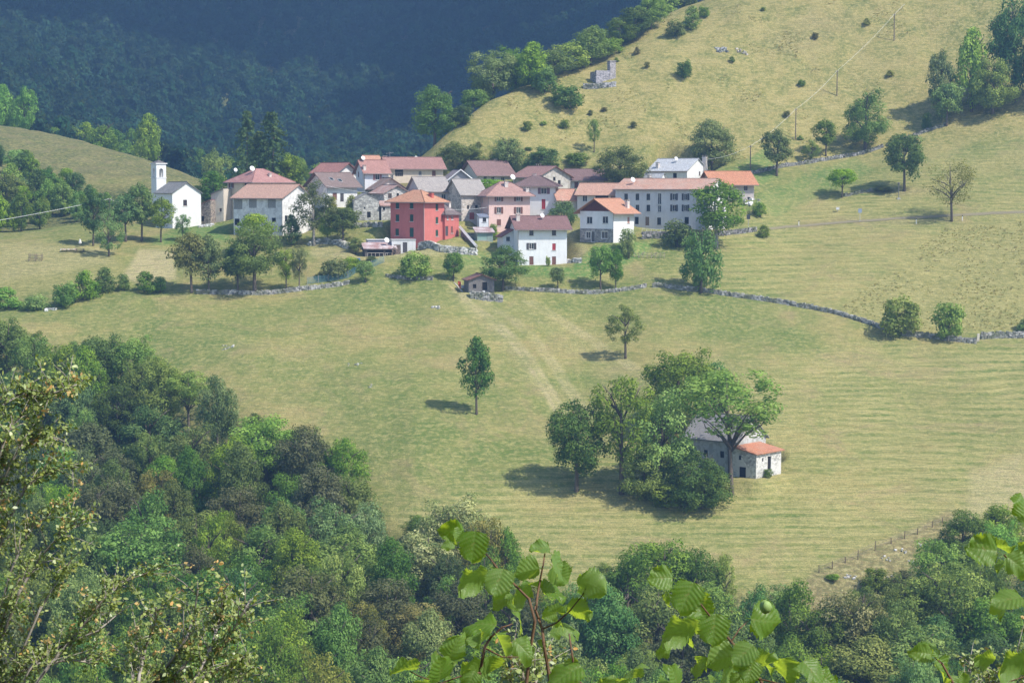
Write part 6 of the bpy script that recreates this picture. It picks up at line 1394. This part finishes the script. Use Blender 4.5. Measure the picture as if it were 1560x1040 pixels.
def shoot(label, stem, d, leaves, extra_stems=()):
    """stem: photo pixels from the bottom up; goes on below the frame down to the ground"""
    px0, py0 = stem[0]; b = at(px0, py0, d); gx, gy = b.x * .95, b.y + .15; root = Vector((gx, gy, gz(gx, gy)))
    t = thing('hazel_shoot', label, 'hazel', root, 0, None); P = [at(x, y, d + .05 * math.sin(i * 2.1)) for i, (x, y) in enumerate(stem)]
    pts = [root - Vector((0, 0, .15)), root.lerp(P[0], .5) + Vector((.05, .08, 0))] + P; n = len(pts)
    mb = MB(); mb.tube([p - root for p in pts], [.0030 * (1 - .8 * i / (n - 1)) + .0007 for i in range(n)], 7); mb.build('stem', STEM, t, True)
    for es in extra_stems:
        mb = MB(); Q = [at(x, y, d + dd) for x, y, dd in es]; mb.tube([p - root for p in Q], [.0016 - .0008 * i / (len(Q) - 1) for i in range(len(Q))], 6); mb.build('twig', STEM, t, True)
    rl = random.Random(int(stem[0][0])); leaves = list(leaves)
    for (cx, cy_, lpx, ang, pitch, roll, var, dd) in list(leaves):      # smaller neighbours on the same twig
        if rl.random() < .55: leaves.append((cx + rl.uniform(-22, 22), cy_ + rl.uniform(4, 26), lpx * rl.uniform(.6, .85), ang + rl.uniform(-60, 60), pitch + rl.uniform(-15, 25), rl.uniform(-40, 40), rl.choice((0, 1, 2, 3, 4)), dd + rl.uniform(.03, .12)))
    for i, (cx, cy_, lpx, ang, pitch, roll, var, dd) in enumerate(leaves):
        # centre pixel, length in pixels, direction of the tip in the picture plane, lean of the tip towards the viewer, roll about the midrib
        dl = d + dd; L_ = .74 * lpx / ppm(dl); c = at(cx, cy_, dl)
        a = R(ang); fx = Vector((math.cos(a) * math.cos(R(pitch)), -math.sin(R(pitch)), math.sin(a) * math.cos(R(pitch))))
        up = Vector((.15, .55, .80)) if var != 0 and i % 5 else Vector((.25, -.72, .64)); up = (up - fx * up.dot(fx)); 
        if up.length < .1: up = Vector((0, 0, 1)) - fx * fx.z
        up.normalize(); up = Matrix.Rotation(R(roll), 3, fx) @ up; sy = up.cross(fx)
        M = Matrix((fx, sy, up)).transposed().to_4x4()
        o = bpy.data.objects.new('leaf', HL[var + 5 * ((i * 7 + len(leaves)) % 2)]); COL.objects.link(o); o.parent = t
        M = Matrix.Translation(c - fx * L_ * .5 - root) @ M @ Matrix.Scale(L_, 4); o.matrix_local = M
    return t
shoot('tall middle hazel shoot with dark upright stem and backlit leaves', [(842, 1060), (834, 1014), (829, 985), (826, 958), (820, 940), (816, 929), (819, 905), (823, 882), (827, 862), (830, 843)], 3.5,
      [(822, 834, 42, 175, 10, 10, 1, 0), (853, 864, 66, 300, -15, -35, 0, .05), (800, 870, 60, 190, 5, 25, 2, -.04), (845, 899, 62, 345, -20, -30, 0, .06), (792, 902, 52, 200, 10, 30, 4, .08), (766, 911, 48, 195, 30, 20, 1, .05), (903, 888, 66, 350, 5, -40, 3, -.05),
       (848, 931, 38, 165, 15, 10, 2, -.06), (884, 930, 58, 335, 10, -30, 1, -.03), (866, 949, 54, 350, 0, 30, 4, .04), (826, 980, 20, 110, 0, 0, 2, 0)],
      [[(826, 958, 0), (848, 948, -.02), (868, 930, -.03), (888, 905, -.04), (896, 890, -.05)]])
shoot('hazel shoot arching over the creamy tree with broad pale leaves', [(800, 1062), (806, 1000), (815, 945), (806, 912), (782, 888), (762, 872), (748, 852), (736, 838)], 3.45,
      [(688, 808, 52, 172, 15, -30, 3, 0), (721, 832, 64, 262, 20, 15, 0, -.05), (720, 876, 66, 200, -10, 20, 4, .06), (760, 886, 62, 250, 35, 10, 0, -.06), (697, 818, 34, 230, 20, 0, 2, -.03)])
shoot('low hazel shoot with curled leaves and husk', [(728, 1068), (731, 1024), (736, 998), (738, 986), (748, 970), (765, 955), (780, 950)], 3.3,
      [(732, 946, 66, 165, -10, 30, 4, .05), (731, 976, 40, 260, 40, 60, 2, -.03), (690, 988, 54, 70, 20, -20, 0, .03), (672, 1020, 62, 80, 30, 10, 0, -.04), (716, 1016, 56, 215, -5, 20, 4, .04), (748, 1017, 58, 280, -20, 10, 1, .02), (615, 1016, 64, 175, 20, -10, 1, .0), (765, 982, 52, 300, 20, 30, 2, -.05), (798, 986, 50, 330, 25, 0, 0, .03), (794, 948, 46, 85, 0, 70, 0, .02), (716, 1036, 44, 240, 30, 10, 0, -.06), (645, 1036, 46, 160, 10, 20, 4, .05)],
      [[(731, 1024, 0), (700, 1030, .0), (672, 1040, -.02), (640, 1030, 0), (625, 1022, 0)], [(738, 986, 0), (765, 1000, 0), (790, 1000, .02)]])
shoot('hazel shoot with one broad grey green leaf below the tall shoot', [(880, 1070), (877, 1035), (872, 1000), (867, 965)], 3.25,
      [(862, 1024, 76, 195, 25, 15, 0, -.05), (953, 1024, 70, 60, -10, 30, 4, .1), (925, 1040, 40, 120, 10, 10, 1, .05), (1030, 1030, 56, 100, 25, 10, 0, .0)],
      [[(877, 1035, 0), (905, 1050, .04), (940, 1050, .08), (1000, 1056, .03)]])
shoot('leaning hazel shoot with layered grey green leaves', [(1172, 1066), (1158, 1034), (1140, 1008), (1114, 977), (1096, 955), (1080, 936), (1061, 911)], 3.4,
      [(1006, 880, 52, 178, 15, -25, 1, 0), (1046, 909, 70, 240, 25, 10, 0, -.06), (1037, 951, 78, 195, -15, 25, 4, .08), (1088, 958, 66, 262, 25, 10, 0, -.05), (1095, 1004, 70, 200, 0, 30, 2, .06), (1132, 996, 60, 215, 25, 15, 0, -.05), (1164, 1004, 58, 20, 5, -20, 1, -.02), (1143, 1022, 48, 250, 30, 10, 0, -.06), (1200, 1020, 60, 300, -10, -10, 1, .0), (1240, 1022, 64, 320, 30, -20, 0, -.05), (1170, 946, 72, 350, -5, 40, 4, .05), (1072, 1017, 48, 265, 0, 60, 4, .06), (1262, 1034, 50, 340, 10, 0, 0, .05), (1010, 985, 40, 200, 0, 20, 4, .1)],
      [[(1114, 977, 0), (1126, 958, .02), (1140, 945, .04)], [(1158, 1034, 0), (1185, 1040, 0), (1215, 1046, -.02)]])
mb = MB()
for i in range(7):
    for j in range(9):
        th, ph = math.pi * i / 6, 2 * math.pi * j / 9; r = .0098 * (1 + .16 * math.sin(5 * ph)); mb.v.append((r * math.sin(th) * math.cos(ph), r * math.sin(th) * math.sin(ph), r * 1.1 * math.cos(th)))
for i in range(6):
    for j in range(9): mb.f.append((i*9 + j, i*9 + (j+1) % 9, (i+1)*9 + (j+1) % 9, (i+1)*9 + j)); mb.m.append(0)
pr = [o for o in bpy.data.objects if o.get('label', '').startswith('leaning hazel')][0]
mb.build('hazelnut', flat((.22, .32, .10), .6), pr, True, at(1167, 924, 3.42) - pr.location)
shoot('hazel shoot at the side with pale folded leaves', [(1640, 1000), (1600, 925), (1575, 890), (1558, 872), (1545, 862), (1530, 845)], 3.2,
      [(1496, 836, 66, 172, 10, -35, 1, 0), (1524, 834, 50, 150, 0, -20, 2, .03), (1551, 858, 52, 330, 25, 20, 0, -.04), (1534, 912, 70, 182, 15, 20, 0, -.06), (1562, 828, 44, 60, -10, 20, 4, .05), (1562, 768, 54, 80, -20, 20, 4, .1)], [[(1600, 925, 0), (1575, 918, -.04), (1562, 912, -.06)], [(1600, 925, 0), (1580, 850, .08), (1568, 800, .1)]])
shoot('small pale hazel tip before the grey green wood', [(1470, 1070), (1452, 1040), (1435, 1010), (1424, 1000)], 3.35,
      [(1404, 993, 46, 165, 15, -20, 1, 0), (1427, 990, 36, 110, 30, 10, 0, -.03), (1438, 1022, 54, 310, 10, 60, 1, .02), (1542, 1004, 76, 200, -10, 25, 4, .08), (1500, 1000, 44, 170, -10, 30, 4, .12), (1468, 1034, 30, 90, 10, 0, 2, 0)], [[(1452, 1040, 0), (1500, 1050, .05), (1560, 1030, .08)]])

# hawthorn shrubs with small leaves and orange tips, a little further down the slope
def hawthorn(label, stems, d, nleaf, seed, lsz=(.0095, .018)):
    rg = np.random.default_rng(seed); px0, py0 = stems[0][0]; b = at(px0, py0, d); rx, ry = b.x, b.y + .3; root = Vector((rx, ry, gz(rx, ry)))
    t = thing('hawthorn_shrub', label, 'shrub', root); br = MB(); C = []; col = []
    for s in stems:
        P = [at(x, y, d + .25 * math.sin(i * 1.3 + x * .05)) for i, (x, y) in enumerate(s)]; br.tube([root - root - Vector((0, 0, .2)), (P[0] - root) * .55] + [p - root for p in P], [.03, .02] + [.011 * (1 - .8 * i / len(P)) for i in range(len(P))], 6)
        L_ = sum((P[i+1] - P[i]).length for i in range(len(P) - 1))
        for q in range(max(6, int(L_ * 26))):
            i = rg.integers(0, len(P) - 1); f = rg.uniform(); a = P[i].lerp(P[i+1], f); up = (P[i+1] - P[i]).normalized()
            dr = Vector(rg.normal(size=3)).normalized() * .8 + up * .8 + Vector((0, 0, .25)); tl_ = rg.uniform(.06, .24); e = a + dr.normalized() * tl_
            br.tube([a - root, (a + e) / 2 - root + Vector((0, 0, .01)), e - root], [.0035, .0025, .001], 4)
            for k_ in range(rg.integers(12, 26)):
                g = rg.uniform(.25, 1.08); c = a.lerp(e, g) + Vector(rg.normal(size=3)) * .016; C.append(c - root); col.append(1.0 if (g > .86 and q % 5 == 0) else rg.uniform(0, .8))
    br.build('branches', wood((.30, .27, .23)), t, True)
    C = np.array(C); col = np.array(col)
    Nn = rg.normal(size=C.shape) + np.array([.25, -.35, .7]); n = len(C); sz = rg.uniform(*lsz, n)
    Nn /= np.linalg.norm(Nn, axis=1, keepdims=True); r = rg.normal(size=(n, 3)); tt = np.cross(Nn, r); tt /= np.linalg.norm(tt, axis=1, keepdims=True); bb = np.cross(Nn, tt); s = sz[:, None]
    V = np.stack([C - tt * s, C - tt * s * .25 + bb * s * .55 + Nn * s * .12, C + tt * s * .5 + bb * s * .42 + Nn * s * .1, C + tt * s, C + tt * s * .5 - bb * s * .42 + Nn * s * .1, C - tt * s * .25 - bb * s * .55 + Nn * s * .12], 1).reshape(-1, 3)
    me = np_mesh('leaves', V, np.arange(6 * n).reshape(n, 6), HAW, col); o = bpy.data.objects.new('leaves', me); COL.objects.link(o); o.parent = t; tag(o, kind='stuff'); return t
def haw_mat():
    m, t, out = new_mat('hawthorn_leaf'); at_ = N(t, 'ShaderNodeAttribute', attribute_name='tint'); g = N(t, 'ShaderNodeNewGeometry')
    c = ramp(t, at_.outputs['Fac'], [(0, (.12, .18, .03)), (.4, (.22, .29, .05)), (.78, (.36, .40, .08)), (.84, (.60, .31, .08)), (1, (.62, .36, .11))])
    c = mixc(t, math_(t, 'MULTIPLY', g.outputs['Backfacing'], .35), c, (.26, .32, .16))
    b = N(t, 'ShaderNodeBsdfPrincipled'); b.inputs['Roughness'].default_value = .4; b.inputs['Specular IOR Level'].default_value = .45; t.links.new(c, b.inputs['Base Color'])
    tl = N(t, 'ShaderNodeBsdfTranslucent'); t.links.new(c, tl.inputs[0]); mx = N(t, 'ShaderNodeMixShader'); mx.inputs[0].default_value = .3
    t.links.new(b.outputs[0], mx.inputs[1]); t.links.new(tl.outputs[0], mx.inputs[2]); t.links.new(mx.outputs[0], out.inputs[0]); return m
HAW = haw_mat()
hawthorn('large hawthorn shrub with orange tipped twigs before the ravine wood', [
    [(-60, 1090), (-40, 900), (-20, 760), (10, 660), (50, 610), (100, 592), (126, 582)], [(-60, 1090), (-50, 800), (-30, 690), (0, 620), (30, 600), (60, 605)], [(-50, 1090), (-30, 860), (0, 740), (30, 680), (62, 660), (90, 668)],
    [(-60, 1090), (-20, 900), (10, 800), (40, 740), (80, 715), (112, 712)], [(-40, 1090), (-10, 960), (20, 860), (50, 800), (80, 780)], [(-40, 1090), (0, 980), (30, 900), (60, 850), (90, 815), (120, 800)], [(0, 1090), (30, 1000), (60, 930), (90, 880), (110, 850)],
    [(20, 1090), (70, 1020), (120, 960), (160, 910), (190, 885), (250, 862)], [(10, 1090), (50, 1010), (100, 980), (150, 960), (185, 930)], [(-40, 1090), (20, 1030), (60, 1010), (110, 1005), (150, 1010)], [(-20, 1090), (-10, 1000), (5, 940), (20, 900), (30, 880)], [(-60, 1000), (-30, 800), (-15, 720), (-5, 700)]], 12.0, 0, 3)
hawthorn('second hawthorn shrub with bare pale twig ends lower down the slope', [
    [(205, 1095), (212, 1030), (222, 985), (236, 950), (238, 925)], [(215, 1095), (235, 1040), (262, 1005), (285, 970), (296, 935), (302, 895)], [(240, 1095), (290, 1040), (330, 1000), (355, 960), (372, 930), (382, 912)], [(250, 1095), (300, 1030), (322, 985), (335, 940), (340, 900), (348, 890)],
    [(220, 1095), (270, 1060), (310, 1030), (350, 1010), (372, 1000)], [(190, 1095), (200, 1050), (205, 1010), (210, 970)], [(260, 1095), (320, 1060), (360, 1040), (385, 1015)], [(210, 1095), (250, 1050), (275, 1020), (300, 990), (312, 950)]], 11.0, 0, 4)
hawthorn('small hawthorn sprig with reddish berries between the hazel shoots', [[(800, 1090), (800, 1050), (795, 1020), (805, 1000), (815, 985)], [(800, 1090), (812, 1050), (822, 1020), (830, 1005)], [(790, 1090), (780, 1050), (776, 1025), (782, 1005)]], 10.0, 0, 6)
hawthorn('hawthorn sprigs with pale leaves beneath the side hazel shoot', [[(1480, 1100), (1470, 1050), (1476, 1020), (1492, 1000)], [(1520, 1100), (1530, 1050), (1540, 1020), (1555, 1000)], [(1500, 1100), (1505, 1060), (1510, 1040)], [(1570, 1100), (1565, 1050), (1562, 1020)]], 11.0, 0, 8)

# ------------------------------------------------------------------ cloud that shades the mountain, and the air
mb = MB(); rg = np.random.default_rng(12); cld = []
import bmesh
bm = bmesh.new()
for i in range(46):
    # puffs of a flat based cumulus high over the mountain
    cx_, cy_ = rg.uniform(-900, 900), rg.uniform(-560, 620); r = rg.uniform(150, 290)
    if cx_ < -250 and cy_ < -330: continue
    mtx = Matrix.Translation((cx_, cy_, rg.uniform(0, 90))) @ Matrix.Diagonal((r, r * rg.uniform(.8, 1.1), r * .42, 1))
    bmesh.ops.create_icosphere(bm, subdivisions=3, radius=1, matrix=mtx)
for v in bm.verts:
    n_ = fbm(np.array([v.co.x / 70]), np.array([v.co.y / 70 + v.co.z / 60]), 3, 3)[0]; v.co.z += 34 * n_; v.co.x += 22 * n_
    if v.co.z < -30: v.co.z = -30 + .15 * (v.co.z + 30)
me = bpy.data.meshes.new('cloud'); bm.to_mesh(me); bm.free(); me.polygons.foreach_set('use_smooth', [True] * len(me.polygons))
m, t, out = new_mat('cloud_vapour'); dd_ = N(t, 'ShaderNodeBsdfDiffuse'); dd_.inputs[0].default_value = (.85, .85, .86, 1); t.links.new(dd_.outputs[0], out.inputs[0]); me.materials.append(m)
o = bpy.data.objects.new('cloud', me); COL.objects.link(o); tag(o, kind='structure')
CZ = 900.0; sh = SUNV * (CZ / SUNV.z); o.location = (20 + sh.x, 1610 + sh.y, CZ + 120)
mb = MB(); mb.box(-1500, 1500, -60, 2450, -130, 620); hz = mb.build('haze', []) if False else None
me = bpy.data.meshes.new('haze'); me.from_pydata(mb.v, [], mb.f); hz = bpy.data.objects.new('haze', me); COL.objects.link(hz); tag(hz, 'pale summer haze filling the valley', None, None, 'stuff')
m, t, out = new_mat('summer_haze'); pv = N(t, 'ShaderNodeVolumePrincipled'); pv.inputs['Density'].default_value = .00033; pv.inputs['Color'].default_value = (.30, .56, 1.0, 1); pv.inputs['Anisotropy'].default_value = .25
t.links.new(pv.outputs[0], out.inputs['Volume']); me.materials.append(m)
